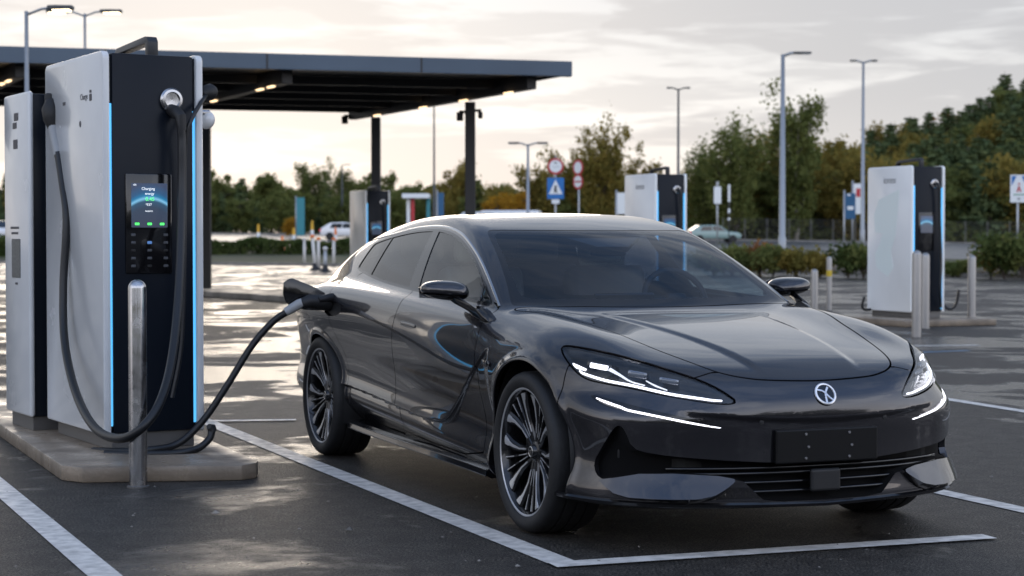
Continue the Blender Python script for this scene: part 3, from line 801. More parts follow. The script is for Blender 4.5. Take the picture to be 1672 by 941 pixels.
PATCHG=mat('pale_green_patch',(.72,.79,.765),rough=.3,coat=.4)
def screen_mat():
    m=bpy.data.materials.new('charger_screen'); m.use_nodes=True; nt=m.node_tree; b=nt.nodes['Principled BSDF']; L=nt.links
    tc=nt.nodes.new('ShaderNodeTexCoord'); sp=nt.nodes.new('ShaderNodeSeparateXYZ'); L.new(tc.outputs['Object'],sp.inputs[0])
    # a blue horizon arc on a slate background, part of the displayed picture
    n=nt.nodes.new('ShaderNodeMath'); n.operation='MULTIPLY'; L.new(sp.outputs[0],n.inputs[0]); L.new(sp.outputs[0],n.inputs[1])
    n2=nt.nodes.new('ShaderNodeMath'); n2.operation='MULTIPLY_ADD'; n2.inputs[1].default_value=3.; L.new(n.outputs[0],n2.inputs[0]); L.new(sp.outputs[2],n2.inputs[2])
    cr=nt.nodes.new('ShaderNodeValToRGB'); e=cr.color_ramp.elements
    mr=nt.nodes.new('ShaderNodeMapRange'); mr.inputs[1].default_value=-.13; mr.inputs[2].default_value=.13; L.new(n2.outputs[0],mr.inputs[0]); L.new(mr.outputs[0],cr.inputs[0])
    e[0].position=0; e[0].color=(.045,.055,.09,1); e[1].position=1; e[1].color=(.05,.07,.13,1)
    for p,c in ((.45,(.04,.06,.10,1)),(.60,(.035,.09,.16,1)),(.66,(.20,.50,.75,1)),(.72,(.02,.18,.36,1)),(.80,(.03,.10,.22,1))):
        x=e.new(p); x.color=c
    b.inputs['Base Color'].default_value=(.01,.01,.012,1); b.inputs['Roughness'].default_value=.15
    L.new(cr.outputs[0],b.inputs['Emission Color']); b.inputs['Emission Strength'].default_value=.85
    return m
SCREEN=screen_mat()
CW,CD,CZ0,CZ1=.58,1.16,.09,2.30
def make_charger(label,loc,rz,group='charging stations',D=CD,detail=True,h=CZ1):
    c=thing('charging_station',label,'charging station',loc,rz,group)
    MB().box(.048,CW-.048,.0,D-.02,CZ0+.01,h-.012,.006,2).box(.028,CW-.028,.020,D-.03,CZ0+.012,h-.020).build('cabinet',NAVY,c,angle=.5)
    def pan(x0,x1):
        # side panel: rounded top corners and a rolled front edge
        r=.045; P=[]
        for cy,cz,a0 in ((D-r,h-r,0),(r-.012,h-r,90),(r*.4-.012,CZ0+r*.4,180),(D-r*.4,CZ0+r*.4,270)):
            rr=r if a0<180 else r*.4
            for k in range(6):
                a=R(a0+90*k/5); P.append((cy+rr*math.cos(a),cz+rr*math.sin(a)))
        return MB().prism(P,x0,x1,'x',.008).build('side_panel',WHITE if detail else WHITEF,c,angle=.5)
    pl_=pan(-.012,.030); pr_=pan(CW-.030,CW+.012)
    for x in (.039,CW-.039): MB().box(x-.0085,x+.0085,.013 if detail else -.014,.0195,CZ0+.05,h-.30 if x<.3 else h-.33,.002,1).build('led_strip',LEDB,c)
    MB().box(.04,CW-.04,.02,D-.06,0,CZ0+.012,.004,1).build('base_frame',GALV,c)
    # lifting handle
    b=MB(); b.prism([(.30,h-.02),(.30,h+.100),(.325,h+.128),(.37,h+.134),(.90,h+.110),(.95,h+.08),(1.0,h-.02),(.945,h-.02),(.905,h+.060),(.88,h+.070),(.37,h+.088),(.357,h+.078),(.357,h-.02)],.365,.43,'x',.007)
    b.build('lifting_handle',CAPM,c,angle=.5)
    bz=MB().box(.12,.40,-.012,.003,1.02,1.60,.008,2).build('display_bezel',BLKG,c,angle=.5)
    s=MB().box(-.108,.108,-.004,.004,-.128,.128,.003,1).build('screen',SCREEN,bz); s.location=(.262,-.0135,1.415)
    if detail:
        rx=(R(90),0,0)
        k=MB()
        for i,(x,z) in enumerate(((.165,.10),(.36,.10),(.165,.05),(.36,.05),(.165,-.0),(.27,-.0),(.36,-.0),(.165,-.045),(.27,-.045),(.36,-.05),(.165,-.10),(.27,-.10),(.36,-.10))):
            pass
        for x in (.165,.262,.36):
            for z in (1.245,1.20,1.155,1.11,1.065):
                if x==.262 and z==1.245: continue
                bt=MB().box(x-.014,x+.014,-.0155,-.011,z-.008,z+.008,.003,1).build('button',BTNB if (x==.262 and z==1.20) else BTN if (x+z*3)%.2>.07 else BLKM,bz)
        def tx(body,size,x,z,m=INKW): text_mesh('screen_text',body,size,m,s,(x,-.0048,z),rx,'CENTER',.0003)
        tx('Charging',.022,-.008,.096); tx('energy',.020,.0,.068); tx('0.45',.032,.002,.036,INKG); tx('*E27',.019,-.006,.004); tx('session',.016,-.004,-.032)
        for x in (-.075,.0,.075):
            MB().box(x-.014,x+.012,-.0052,-.004,-.114,-.100,.003,1).build('screen_icon',INKG,s)
        tx('100',.014,-.09,.118); 
    # front socket
    sk=MB().lathe([(.070,0),(.070,-.018),(.060,-.030),(.046,-.032),(.042,-.016),(0,-.014)],32,'y',(.40,0,2.03)).build('socket',STEELB,c,angle=.6)
    if not detail:
        MB().tube(spline([(.40,-.03,2.03),(.44,-.07,1.98),(.46,-.06,1.6),(.47,-.09,.9),(.44,-.12,.45),(.50,-.05,.16)],8),.020,8).build('hose',CABLE,c,True)
    if detail:
        MB().lathe([(0,.0),(.030,0),(.044,.012),(.046,.03)],24,'x',(CW+.012,.18,1.90)) 
        bm=bmesh.new(); bmesh.ops.create_uvsphere(bm,u_segments=24,v_segments=14,radius=.056)
        for v in bm.verts: v.co.z*=1.0; v.co.x=v.co.x*.9+CW+.075; v.co.y+=.10; v.co.z+=1.93
        MB().bm(bm).build('camera_dome',WHITE,c,True)
        MB().box(CW+.010,CW+.09,.06,.14,1.955,1.985,.01).build('camera_bracket',STEELB,c)
    return c
# --- near plinth
sl=MB().prism([(-2.30,9.79),(-1.46,9.90),(-1.395,9.99),(-1.40,10.10),(-1.80,11.05),(-2.75,13.2),(-4.6,14.6),(-4.40,14.0),(-3.5,12.36),(-2.44,9.90)],0,.085,'z',.010)
tag(sl.build('concrete_plinth',CONC,None,angle=.5),'low wet concrete slab with chamfered corners under the near charger','plinth')
CH=(-2.335,10.53); CROT=R(30)
def cw(u,v,z): # charger frame -> world
    return (CH[0]+u*math.cos(CROT)-v*math.sin(CROT),CH[1]+u*math.sin(CROT)+v*math.cos(CROT),z)
near=make_charger('tall white and black charger in the foreground, screen lit, blue light strips',(CH[0],CH[1],.085),CROT)
# writing on the white flank, faint print (two words and a block mark)
text_mesh('panel_print','Charge',.050,PRINT,near,(-.0135,.34,2.055),(R(90),0,R(-90)),'CENTER',.0004)
MB().box(-.0138,-.012,.19,.235,2.025,2.065,.002,1).build('panel_mark',PRINT,near)
MB().box(-.0138,-.012,.195,.23,2.072,2.088,.002,1).build('panel_mark',PRINT,near)
MB().box(-.0138,-.012,.72,.77,2.03,2.05,.002,1).build('panel_mark',PRINT,near)
MB().lathe([(0,-.0135),(.018,-.0135),(.02,-.012)],12,'x',(0,.42,1.90)).build('panel_mark',PRINT,near)
# second cabinet behind it
W2=cw(-.075,1.31,0)
cab=thing('power_cabinet','narrow white power cabinet standing directly behind the near charger','power cabinet',(W2[0],W2[1],.085),CROT)
MB().box(.012,.52,.0,.54,.09,2.14,.010,2).build('cabinet',NAVY,cab,angle=.5)
MB().box(-.012,.024,-.030,.56,.09,2.155,.020,3).build('side_panel',WHITE,cab,angle=.5)
MB().box(.02,.50,.02,.52,0,.10,.004).build('base_frame',GALV,cab)
for z0,z1,y0,y1 in ((1.98,2.03,.20,.30),(1.93,1.97,.24,.33),(1.80,1.86,.22,.32),(1.285,1.30,.20,.40),(1.25,1.265,.22,.38),(.925,.94,.24,.30)):
    MB().box(-.0145,-.011,y0,y1,z0,z1,.002,1).build('panel_mark',PRINT,cab)
MB().box(-.0145,-.011,.17,.37,.97,1.22,.004,1).build('info_sticker',mat('grey_sticker',(.12,.13,.13),rough=.4,var=.6,var_scale=60),cab)
# --- bollard
def make_bollard(name,label,loc,h,r,group,m=STEELB,base=True):
    o=thing(name,label,'bollard',loc,0,group)
    prof=[(r,0),(r,h-r)]+[(r*math.cos(R(a)),h-r+r*math.sin(R(a))) for a in range(15,91,15)]
    MB().lathe(prof,28).build('post',m,o,True)
    if base: MB().lathe([(r*1.001,.0),(r*1.25,.0),(r*1.25,.008),(r*1.001,.012)],24).build('base_ring',GALV,o)
    return o
make_bollard('bollard','polished steel bollard in front of the nearest charger',(-1.967,9.63,0),1.095,.0475,'steel bollards')
# --- cables
def pxpath(L,n=8): return spline([at(*p) for p in L],n)
cb=thing('charging_cable','thick black cable hanging in a loop across the near charger','cable',at(190,718,9.75),0,'charging cables')
def child_at(o,par):
    o.parent=par; o.matrix_parent_inverse=Matrix.Translation(par.location).inverted() if True else None
    return o
def cab_part(name,b,m,par,**k):
    V=[(v[0]-par.location[0],v[1]-par.location[1],v[2]-par.location[2]) for v in b.V]
    return link_mesh(name,V,b.F,m,par,True,None,k.get('angle',.7))
cab_part('cable',MB().tube(pxpath([(96,250,11.28),(103,300,11.2),(109,360,11.1),(103,470,11.05),(105,560,10.9),(122,640,10.5),(152,698,10.0),(190,717,9.66),(225,704,9.52),(258,662,9.62),(279,590,9.95),(291,480,10.32),(297,330,10.58),(298,240,10.62),(297,212,10.62)]),.0245,12),CABLE,cb)
cab_part('strain_relief',MB().tube(pxpath([(87,204,11.36),(91,225,11.33),(97,254,11.28)]),.030,12),GREYP,cb)
cab_part('connector',MB().tube([at(86,165,11.40),at(86,180,11.38),at(86,196,11.37),at(88,210,11.36)],[.036,.062,.052,.032],14),BLKM,cb)
cab_part('connector',MB().tube([at(281,180,10.72),at(288,184,10.66),at(296,192,10.62),at(298,214,10.62)],[.034,.040,.034,.026],14),BLKM,cb)
cab_part('holster',MB().box(*[x for p in ((-.05,.0),(-.05,.05),(-.07,.07)) for x in p],.015,2,Matrix.Translation(at(90,172,11.44))),BLKM,cb)
c2=thing('charging_cable','black cable lying on the slab and rising to the car','cable',at(330,690,10.65),0,'charging cables')
cab_part('cable',MB().tube(pxpath([(150,737,10.66),(195,738,10.52),(240,736,10.5),(288,726,10.6),(330,688,10.66),(370,630,10.7),(410,566,10.75),(445,526,10.78),(474,506,10.78)],10),.021,12),CABLE,c2)
cab_part('strain_relief',MB().tube([at(466,510,10.78),at(488,497,10.79),at(494,495,10.79)],[.026,.030,.030],12),GREYP,c2)
cab_part('connector',MB().tube([at(488,497,10.79),at(505,492,10.80),at(530,494,10.86),at(552,500,10.92)],[.028,.040,.045,.040],14),BLKM,c2)
cab_part('grip',MB().tube([at(520,490,10.80),at(540,486,10.84),at(556,484,10.90)],[.018,.026,.018],10),BLKM,c2)
c3=thing('cable_tail','short black cable end curled on the slab beside the charger','cable',at(300,738,10.5))
cab_part('cable',MB().tube(pxpath([(170,742,10.46),(230,743,10.38),(290,741,10.40),(322,733,10.46),(340,718,10.5),(345,704,10.52)],8),.021,12),CABLE,c3)
cab_part('end_cap',MB().tube([at(346,706,10.52),at(344,699,10.52),at(340,697,10.5)],[.026,.027,.016],12),BLKM,c3)
c4=thing('charging_cable','thin hose with a round black plug on the right edge of the near charger','cable',at(338,153,10.95),0,'charging cables')
cab_part('cable',MB().tube(pxpath([(338,156,10.9),(327,172,10.75),(314,195,10.68),(305,222,10.66),(302,280,10.68),(301,420,10.66),(296,560,10.64),(280,650,10.60)],8),.013,10),CABLE,c4)
cab_part('plug',MB().tube([at(331,156,10.90),at(337,153,10.92),at(345,151,10.95),at(350,151,10.97)],[.030,.046,.050,.036],16),BLKM,c4)
# --- far chargers
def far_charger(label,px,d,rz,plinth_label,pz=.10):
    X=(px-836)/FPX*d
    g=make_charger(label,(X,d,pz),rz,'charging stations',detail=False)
    P=[(-.5,-.55),(1.15,-.55),(1.15,1.6),(-.5,1.6)]
    o=MB().prism(P,0,pz,'z',.015).build('concrete_plinth',CONC,None,angle=.5); o.location=(X,d,0); o.rotation_euler=(0,0,rz)
    tag(o,plinth_label,'plinth')
    return g
g=far_charger('white charger standing alone behind the car at the right edge',1488,27.6,R(22.5),'low concrete slab under the right-hand charger behind the car')
text_mesh('panel_print','ionex',.15,PRINT,g,(-.0135,.56,2.09),(R(90),0,R(-90)),'CENTER',.0004)
MB().prism([(.30,1.95),(.85,1.80),(.98,1.55),(.95,1.30),(.75,1.28),(.80,1.15),(.95,.95),(.90,.75),(.60,.62),(.45,.75),(.52,1.0),(.40,1.25),(.34,1.6)],-.0145,-.0118,'x').build('green_patch',PATCHG,g)  # pale green patch of irregular outline on the white flank
b=MB().tube(spline([(CW+.02,.25,.55),(CW+.10,.20,.25),(CW+.22,.15,.12),(CW+.32,.12,.20),(CW+.36,.10,.42)],8),.022,8); b.build('hose',CABLE,g,True)
b=MB().tube(spline([(-.05,1.0,.10),(-.16,1.0,.10),(-.22,.98,.16),(-.20,.95,.30)],8),.022,8); b.build('hose',CABLE,g,True)
g=far_charger('white charger half hidden behind the car roof',1070,31.,R(22.5),'concrete slab under the charger behind the car roof')
text_mesh('panel_print','ionex',.15,PRINT,g,(-.0135,.56,2.09),(R(90),0,R(-90)),'CENTER',.0004)
g=far_charger('most distant charger, beside a canopy post left of the car',597,42.,R(22.5),'concrete slab under the most distant charger')
for (px,py,d,h,lab) in ((1497,552,24.05,1.15,'steel bollard left of the right-hand charger, nearest the car'),(1511,530,26.4,1.10,'tall steel bollard in front of the right-hand charger screen'),
        (1587,528,28.2,1.05,'steel bollard at the far right, beyond the right-hand charger'),(1330,503,31.5,.78,'short thick bollard between the door mirror and the right-hand charger'),(1354,503,33.,.98,'thin bollard with a yellow band beside the short thick one')):
    o=make_bollard('bollard',lab,((px-836)/FPX*d,d,0),h,.062 if px!=1354 else .05,'steel bollards',mat('weathered_steel',(.33,.32,.31),rough=.4,metal=.7) if px>1300 else STEELB,True)
    if px==1354: MB().lathe([(.052,.62),(.053,.63),(.053,.72),(.052,.73)],16).build('reflector_band',mat('yellow_band',(.6,.42,.03),rough=.4),o)

# small litter and grit on the asphalt
r_=np.random.default_rng(77); V=[];F=[]
for i in range(260):
    x=r_.uniform(-3.2,4.2); y=r_.uniform(6.9,12.5); 
    sz=r_.uniform(.003,.010) if i>14 else r_.uniform(.012,.022); a=r_.uniform(0,6.28)
    k=len(V); h_=sz*r_.uniform(.3,.7)+.009
    for t,zz in ((0,.0085),(1.3,.0085),(2.9,.0085),(4.4,.0085)): V.append((x+math.cos(a+t)*sz*r_.uniform(.6,1.3),y+math.sin(a+t)*sz*r_.uniform(.6,1.3),zz))
    V.append((x,y,h_)); F+=[(k,k+1,k+4),(k+1,k+2,k+4),(k+2,k+3,k+4),(k+3,k,k+4)]
structure(link_mesh('grit',V,F,mat('grit_stone',(.28,.26,.23),rough=.7,var=.6,var_scale=3)),'stuff')
# ================================================================ ground, road, planting, canopy, lamps, signs
def ground_mat():
    m=bpy.data.materials.new('wet_asphalt'); m.use_nodes=True; nt=m.node_tree; b=nt.nodes['Principled BSDF']; L=nt.links
    N=lambda t:nt.nodes.new(t)
    tc=N('ShaderNodeTexCoord')
    def noise(sc,det,rough=.55,dist=0.):
        n=N('ShaderNodeTexNoise'); n.inputs['Scale'].default_value=sc; n.inputs['Detail'].default_value=det; n.inputs['Roughness'].default_value=rough; n.inputs['Distortion'].default_value=dist
        L.new(tc.outputs['Object'],n.inputs['Vector']); return n.outputs['Fac']
    def rng(s,a,b_,c,d):
        r=N('ShaderNodeMapRange'); r.inputs[1].default_value=a; r.inputs[2].default_value=b_; r.inputs[3].default_value=c; r.inputs[4].default_value=d; r.interpolation_type='SMOOTHSTEP'
        L.new(s,r.inputs[0]); return r.outputs[0]
    big=noise(.55,6,.62,.5); mid=noise(3.1,5,.65); fine=noise(85,2,.6); grit=noise(260,2,.7)
    wet=rng(big,.42,.60,0,1)                      # 1 = standing water film
    wv=N('ShaderNodeMath'); wv.operation='MULTIPLY_ADD'; L.new(mid,wv.inputs[0]); wv.inputs[1].default_value=.85; 
    w0=N('ShaderNodeMath'); w0.operation='SUBTRACT'; L.new(wet,w0.inputs[0]); w0.inputs[1].default_value=.22; L.new(w0.outputs[0],wv.inputs[2])
    # more standing water on the far side of the lot than in the near bays
    spx=N('ShaderNodeSeparateXYZ'); L.new(tc.outputs['Object'],spx.inputs[0])
    far=rng(spx.outputs[1],9.5,15.,0.,1.)
    thr=N('ShaderNodeMath'); thr.operation='MULTIPLY_ADD'; L.new(far,thr.inputs[0]); thr.inputs[1].default_value=.42; thr.inputs[2].default_value=-.64
    ws=N('ShaderNodeMath'); ws.operation='ADD'; L.new(wv.outputs[0],ws.inputs[0]); L.new(thr.outputs[0],ws.inputs[1])
    wc=N('ShaderNodeClamp'); L.new(rng(ws.outputs[0],.30,.75,0,1),wc.inputs[0])
    # colour
    mx=N('ShaderNodeMix'); mx.data_type='RGBA'; mx.inputs[6].default_value=(.006,.0054,.0047,1); mx.inputs[7].default_value=(.074,.066,.057,1); L.new(rng(fine,.45,.57,0,1),mx.inputs[0])
    mx2=N('ShaderNodeMix'); mx2.data_type='RGBA'; mx2.blend_type='MULTIPLY'; mx2.inputs[0].default_value=1; L.new(mx.outputs[2],mx2.inputs[6])
    cr=N('ShaderNodeMix'); cr.data_type='RGBA'; cr.inputs[6].default_value=(1,1,1,1); cr.inputs[7].default_value=(.55,.55,.58,1); L.new(wc.outputs[0],cr.inputs[0]); L.new(cr.outputs[2],mx2.inputs[7])
    mot=noise(7.,6,.7); mo=N('ShaderNodeMix'); mo.data_type='RGBA'; mo.blend_type='MULTIPLY'; mo.inputs[0].default_value=1
    mc=N('ShaderNodeMix'); mc.data_type='RGBA'; mc.inputs[6].default_value=(.62,.61,.60,1); mc.inputs[7].default_value=(1.35,1.33,1.30,1); L.new(rng(mot,.36,.64,0,1),mc.inputs[0])
    L.new(mx2.outputs[2],mo.inputs[6]); L.new(mc.outputs[2],mo.inputs[7]); L.new(mo.outputs[2],b.inputs['Base Color'])
    ro=N('ShaderNodeMix'); ro.data_type='FLOAT'; ro.inputs[2].default_value=.55; ro.inputs[3].default_value=.22; L.new(wc.outputs[0],ro.inputs[0]); L.new(ro.outputs[0],b.inputs['Roughness'])
    L.new(rng(wc.outputs[0],0,1,.32,.5),b.inputs['Specular IOR Level'])
    # bump: aggregate, smoothed where water stands
    ad=N('ShaderNodeMath'); ad.operation='MULTIPLY_ADD'; L.new(grit,ad.inputs[0]); ad.inputs[1].default_value=.5; L.new(fine,ad.inputs[2])
    bs=N('ShaderNodeMix'); bs.data_type='FLOAT'; bs.inputs[2].default_value=.9; bs.inputs[3].default_value=.30; L.new(wc.outputs[0],bs.inputs[0])
    bp=N('ShaderNodeBump'); bp.inputs['Distance'].default_value=.012; L.new(ad.outputs[0],bp.inputs['Height']); L.new(bs.outputs[0],bp.inputs['Strength'])
    wvn=noise(1.1,3,.5); b2=N('ShaderNodeBump'); b2.inputs['Distance'].default_value=.02; b2.inputs['Strength'].default_value=.25; L.new(wvn,b2.inputs['Height']); L.new(bp.outputs[0],b2.inputs['Normal'])
    L.new(b2.outputs[0],b.inputs['Normal'])
    return m
ASPH=ground_mat()
structure(link_mesh('ground',[(-3000,-400,0),(3000,-400,0),(3000,3500,0),(-3000,3500,0)],[(0,1,2,3)],ASPH))
LINE=mat('road_paint',(.76,.72,.66),rough=.5,var=.4,var_scale=14,rough_var=.15,bump=.2,bump_scale=150,detail=10)
def mark(a,b,w=.12,ea=0.,eb=0.):
    a=Vector(a);b=Vector(b);t=(b-a).normalized();n=Vector((-t.y,t.x))*w/2
    return [(a+n-t*ea),(a-n-t*ea),(b-n+t*eb),(b+n+t*eb)]
def lines_obj(name,quads,m,z=.004):
    V=[];F=[]
    for q in quads:
        k=len(V); V+=[(p.x,p.y,z) for p in q]; F.append((k,k+1,k+2,k+3))
    return structure(link_mesh(name,V,F,m))
lines_obj('parking_line',[mark((-4.35,18.25),(.20,7.38),.125)],LINE)
lines_obj('parking_line',[mark((.16,7.30),(2.09,8.00),.115)],LINE,.008)
lines_obj('parking_line',[mark((-3.30,11.0),(-1.30,6.45),.125)],LINE)
lines_obj('parking_line',[mark((1.35,11.6),(3.1,7.2),.12)],LINE)
lines_obj('parking_line',[mark((3.40,15.3),(4.9,10.6),.12)],LINE)
lines_obj('parking_line',[mark((-2.25,13.05),(-1.55,13.15),.09)],LINE,.008)
lines_obj('parking_line',[mark((4.6,22.2),(5.7,22.35),.14)],LINE)
lines_obj('parking_line',[mark((4.55,20.9),(5.3,21.3),.12)],mat('blue_road_paint',(.03,.16,.30),rough=.4))
KERB=mat('kerb_stone',(.20,.19,.175),rough=.5,var=.4,var_scale=2.,rough_var=.2)
# terrain beyond the car park
def lerp(a,b,t): return a+(b-a)*t
def rows(px):
    s=min(max((px+200)/2072,0),1)
    out=[]
    for d0,d1,p0,p1 in ((102,55,427,460),(130,100,394,428),(175,170,375,402),(420,420,373,398)):
        d=lerp(d0,d1,s); out.append((d,CAMH-(lerp(p0,p1,s)-HOR)/FPX*d))
    out[0]=(out[0][0],.10)
    return out
def terrain_z(X,Y):
    r=rows(836+FPX*X/Y)
    if Y<=r[0][0]: return 0.
    for (d0,z0),(d1,z1) in zip(r[:-1],r[1:]):
        if Y<=d1: return lerp(z0,z1,(Y-d0)/(d1-d0))
    return r[-1][1]
GRASS=mat('verge_grass',(.045,.060,.020),rough=.9,var=.6,var_scale=.6,var_color=(.075,.060,.030),bump=.6,bump_scale=3)
ROADM=mat('wet_road',(.10,.10,.105),rough=.34,var=.3,var_scale=.3,rough_var=.12)
pxs=list(range(-2600,4400,100))
def strip(name,i0,i1,m,dz=0.,f0=0.,f1=1.):
    V=[];F=[]
    for px in pxs:
        r=rows(px)
        for f in (f0,f1):
            d=lerp(r[i0][0],r[i1][0],f); z=lerp(r[i0][1],r[i1][1],f)
            V.append(((px-836)/FPX*d,d,z+dz))
    for k in range(len(pxs)-1): F.append((2*k,2*k+2,2*k+3,2*k+1))
    return structure(link_mesh(name,V,F,m,None,True))
strip('verge',0,1,GRASS); strip('road',1,2,ROADM); strip('field',2,3,GRASS)
V=[];F=[]
for px in pxs:
    d,z=rows(px)[0]
    for off,zz in ((-.16,0),(-.16,.125),(0.1,.125),(.1,.0)):
        V.append(((px-836)/FPX*(d+off),d+off,zz))
for k in range(len(pxs)-1):
    for j in range(3): F.append((4*k+j,4*k+4+j,4*k+5+j,4*k+1+j))
structure(link_mesh('kerb',V,F,KERB))
V=[];F=[]
for px in pxs:
    d,z=rows(px)[2]
    for off,zz in ((0,0),(0,.14),(0.25,.14),(.25,.0)): V.append(((px-836)/FPX*(d+off),d+off,z+zz))
for k in range(len(pxs)-1):
    for j in range(3): F.append((4*k+j,4*k+4+j,4*k+5+j,4*k+1+j))
structure(link_mesh('kerb',V,F,KERB))
# traffic island kerb left of the car
o=MB().prism([(-7.9,42.4),(-4.2,36.6),(-2.9,37.4),(-6.6,43.2)],0,.13,'z',.02).build('kerb',KERB,None); structure(o)
# ---------------------------------------------------------------- leaves
def leaf_mat(name,c1,c2,tr=.5):
    m=bpy.data.materials.new(name); m.use_nodes=True; nt=m.node_tree; nt.nodes.clear(); L=nt.links; N=lambda t:nt.nodes.new(t)
    o=N('ShaderNodeOutputMaterial'); mx=N('ShaderNodeMixShader'); d=N('ShaderNodeBsdfDiffuse'); t=N('ShaderNodeBsdfTranslucent')
    tc=N('ShaderNodeTexCoord'); n=N('ShaderNodeTexNoise'); n.inputs['Scale'].default_value=1.3; n.inputs['Detail'].default_value=5
    oi=N('ShaderNodeObjectInfo'); ad=N('ShaderNodeVectorMath'); ad.operation='ADD'
    L.new(tc.outputs['Object'],ad.inputs[0]); L.new(oi.outputs['Location'],ad.inputs[1]); L.new(ad.outputs[0],n.inputs['Vector'])
    mr=N('ShaderNodeMapRange'); mr.inputs[1].default_value=.36; mr.inputs[2].default_value=.64; L.new(n.outputs['Fac'],mr.inputs[0])
    c=N('ShaderNodeMix'); c.data_type='RGBA'; c.inputs[6].default_value=(*c1,1); c.inputs[7].default_value=(*c2,1); L.new(mr.outputs[0],c.inputs[0])
    L.new(c.outputs[2],d.inputs[0]); L.new(c.outputs[2],t.inputs[0]); mx.inputs[0].default_value=tr
    L.new(d.outputs[0],mx.inputs[1]); L.new(t.outputs[0],mx.inputs[2]); L.new(mx.outputs[0],o.inputs[0]); return m
LG=leaf_mat('leaf_green',(.120,.150,.050),(.185,.195,.062)); LO=leaf_mat('leaf_olive',(.20,.18,.05),(.29,.215,.055))
LA=leaf_mat('leaf_autumn',(.34,.17,.025),(.42,.25,.03)); LC=leaf_mat('needle_green',(.080,.120,.060),(.130,.160,.068),.15)
LR=leaf_mat('leaf_rust',(.22,.10,.04),(.28,.15,.05)); LH=leaf_mat('hedge_green',(.045,.070,.022),(.085,.105,.035),.2)
BARK=mat('bark',(.075,.06,.048),rough=.9,var=.4,var_scale=6); BARKP=mat('pale_bark',(.30,.28,.25),rough=.8,var=.4,var_scale=4)
def quads_cloud(C,size,seed,flat=0.):
    r=np.random.default_rng(seed); n=len(C)
    a=r.normal(size=(n,3)); a/=np.linalg.norm(a,axis=1)[:,None]
    b=r.normal(size=(n,3)); b-=a*(a*b).sum(1)[:,None]; b/=np.linalg.norm(b,axis=1)[:,None]
    s=size*r.uniform(.6,1.4,n)[:,None]; w=s*r.uniform(.45,.8,n)[:,None]
    V=np.stack([C-a*s,C+b*w,C+a*s,C-b*w],1).reshape(-1,3)
    F=np.arange(4*n).reshape(n,4)
    return V,F.tolist()
def broad_tree(seed,h,w,n,leaf,base=.28,upright=0.,open_=.5):
    """returns leaf points and trunk/limb mesh; grown as limbs -> twigs -> leaves"""
    r=np.random.default_rng(seed); b=MB(); pts=[]
    top=h*.82; tr=.020*h+.03
    path=[(0,0,0)]
    for i in range(1,6): path.append((r.normal()*.02*h,r.normal()*.02*h,top*i/5))
    b.tube(path,[tr*(1-.16*i) for i in range(6)],8)
    nl=int(16+8*upright)
    for i in range(nl):
        u=base+(1-base)*(i+.5)/nl; z0=top*u; k=min(int(u*5),4)
        p0=np.array(path[k])*(1-(u*5-k))+np.array(path[k+1])*(u*5-k)
        az=i*2.4+r.normal()*.4
        spread=w*.5*(math.sin(PI*min(1,.18+.82*(1-u)**.75))**.7)*r.uniform(.75,1.15)
        rise=(.25+.9*upright)*spread+(.18*h*upright)*r.uniform(.5,1.2)+.05*h*r.uniform(0,1.)
        e=p0+np.array((math.cos(az)*spread*(1-.35*upright),math.sin(az)*spread*(1-.35*upright),rise))
        m=(p0+e)/2+np.array((0,0,-.06*spread))
        b.tube([p0,m,e],[tr*.42,tr*.25,tr*.07],5,False)
        for t in range(int(7)):
            f=r.uniform(.35,1.05); c=p0*(1-f)**2+2*m*f*(1-f)+e*f*f
            tw=c+r.normal(size=3)*np.array((1,1,.7+.8*upright))*.10*w
            q=int(n/(nl*7)); sg=.055*w*r.uniform(.6,1.35)
            pts.append(tw+r.normal(size=(q,3))*np.array((1,1,.75+1.2*upright))*sg)
    return np.concatenate(pts),b
def conifer(seed,h,w,n):
    r=np.random.default_rng(seed); b=MB(); pts=[]
    b.tube([(0,0,0),(0,0,h*.5),(0,0,h)],[.018*h,.011*h,.002*h],6)
    L=int(17)
    for i in range(L):
        z=h*(.10+.88*i/L); rad=w*.5*(1-i/L)**.85*r.uniform(.8,1.15)+.02*h
        for k in range(7):
            az=r.uniform(0,2*PI); q=max(3,int(n/(L*7)*(1.6-1.1*i/L))); f=r.uniform(.12,1,q)**.7
            P=np.stack([math.cos(az)*rad*f,math.sin(az)*rad*f,z-.10*rad*f+.02*h*f*f],1)
            pts.append(P+r.normal(size=(q,3))*np.array((1,1,.55))*(.026*(1-i/L)+.004)*h)
    return np.concatenate(pts),b
PROTO={}
def proto(key,fn,leaf,size,seed,bark=BARK):
    P,b=fn; V,F=quads_cloud(P,size,seed)
    me=bpy.data.meshes.new('crown'); me.from_pydata(V.tolist(),[],F); me.materials.append(leaf)
    mt=bpy.data.meshes.new('trunk'); mt.from_pydata(b.V,[],b.F); mt.materials.append(bark)
    for p in mt.polygons: p.use_smooth=True
    PROTO[key]=(me,mt)
for i in range(3):
    proto(f'green{i}',broad_tree(10+i,8,6.2,6500,LG,.16),LG,.21,i)
    proto(f'olive{i}',broad_tree(20+i,8,6.0,6500,LO,.14,.45),LO,.20,i)
    proto(f'autumn{i}',broad_tree(30+i,8,5.6,4500,LA,.18),LA,.20,i)
    proto(f'conifer{i}',conifer(40+i,10,4.4,5000),LC,.24,i)
proto('tall0',broad_tree(51,9,5.2,8000,LG,.12,.7),LG,.17,1,BARKP); proto('rust0',broad_tree(53,8,5.,3000,LR,.25),LR,.16,3)
proto('upright0',broad_tree(55,9,6.4,9000,LG,.08,.8),LG,.17,5); proto('upright1',broad_tree(57,9,6.4,9000,LO,.08,.8),LO,.17,6)
HT={'g':8.,'o':9.,'a':8.,'c':10.,'t':10.5,'r':8.,'u':10.8}
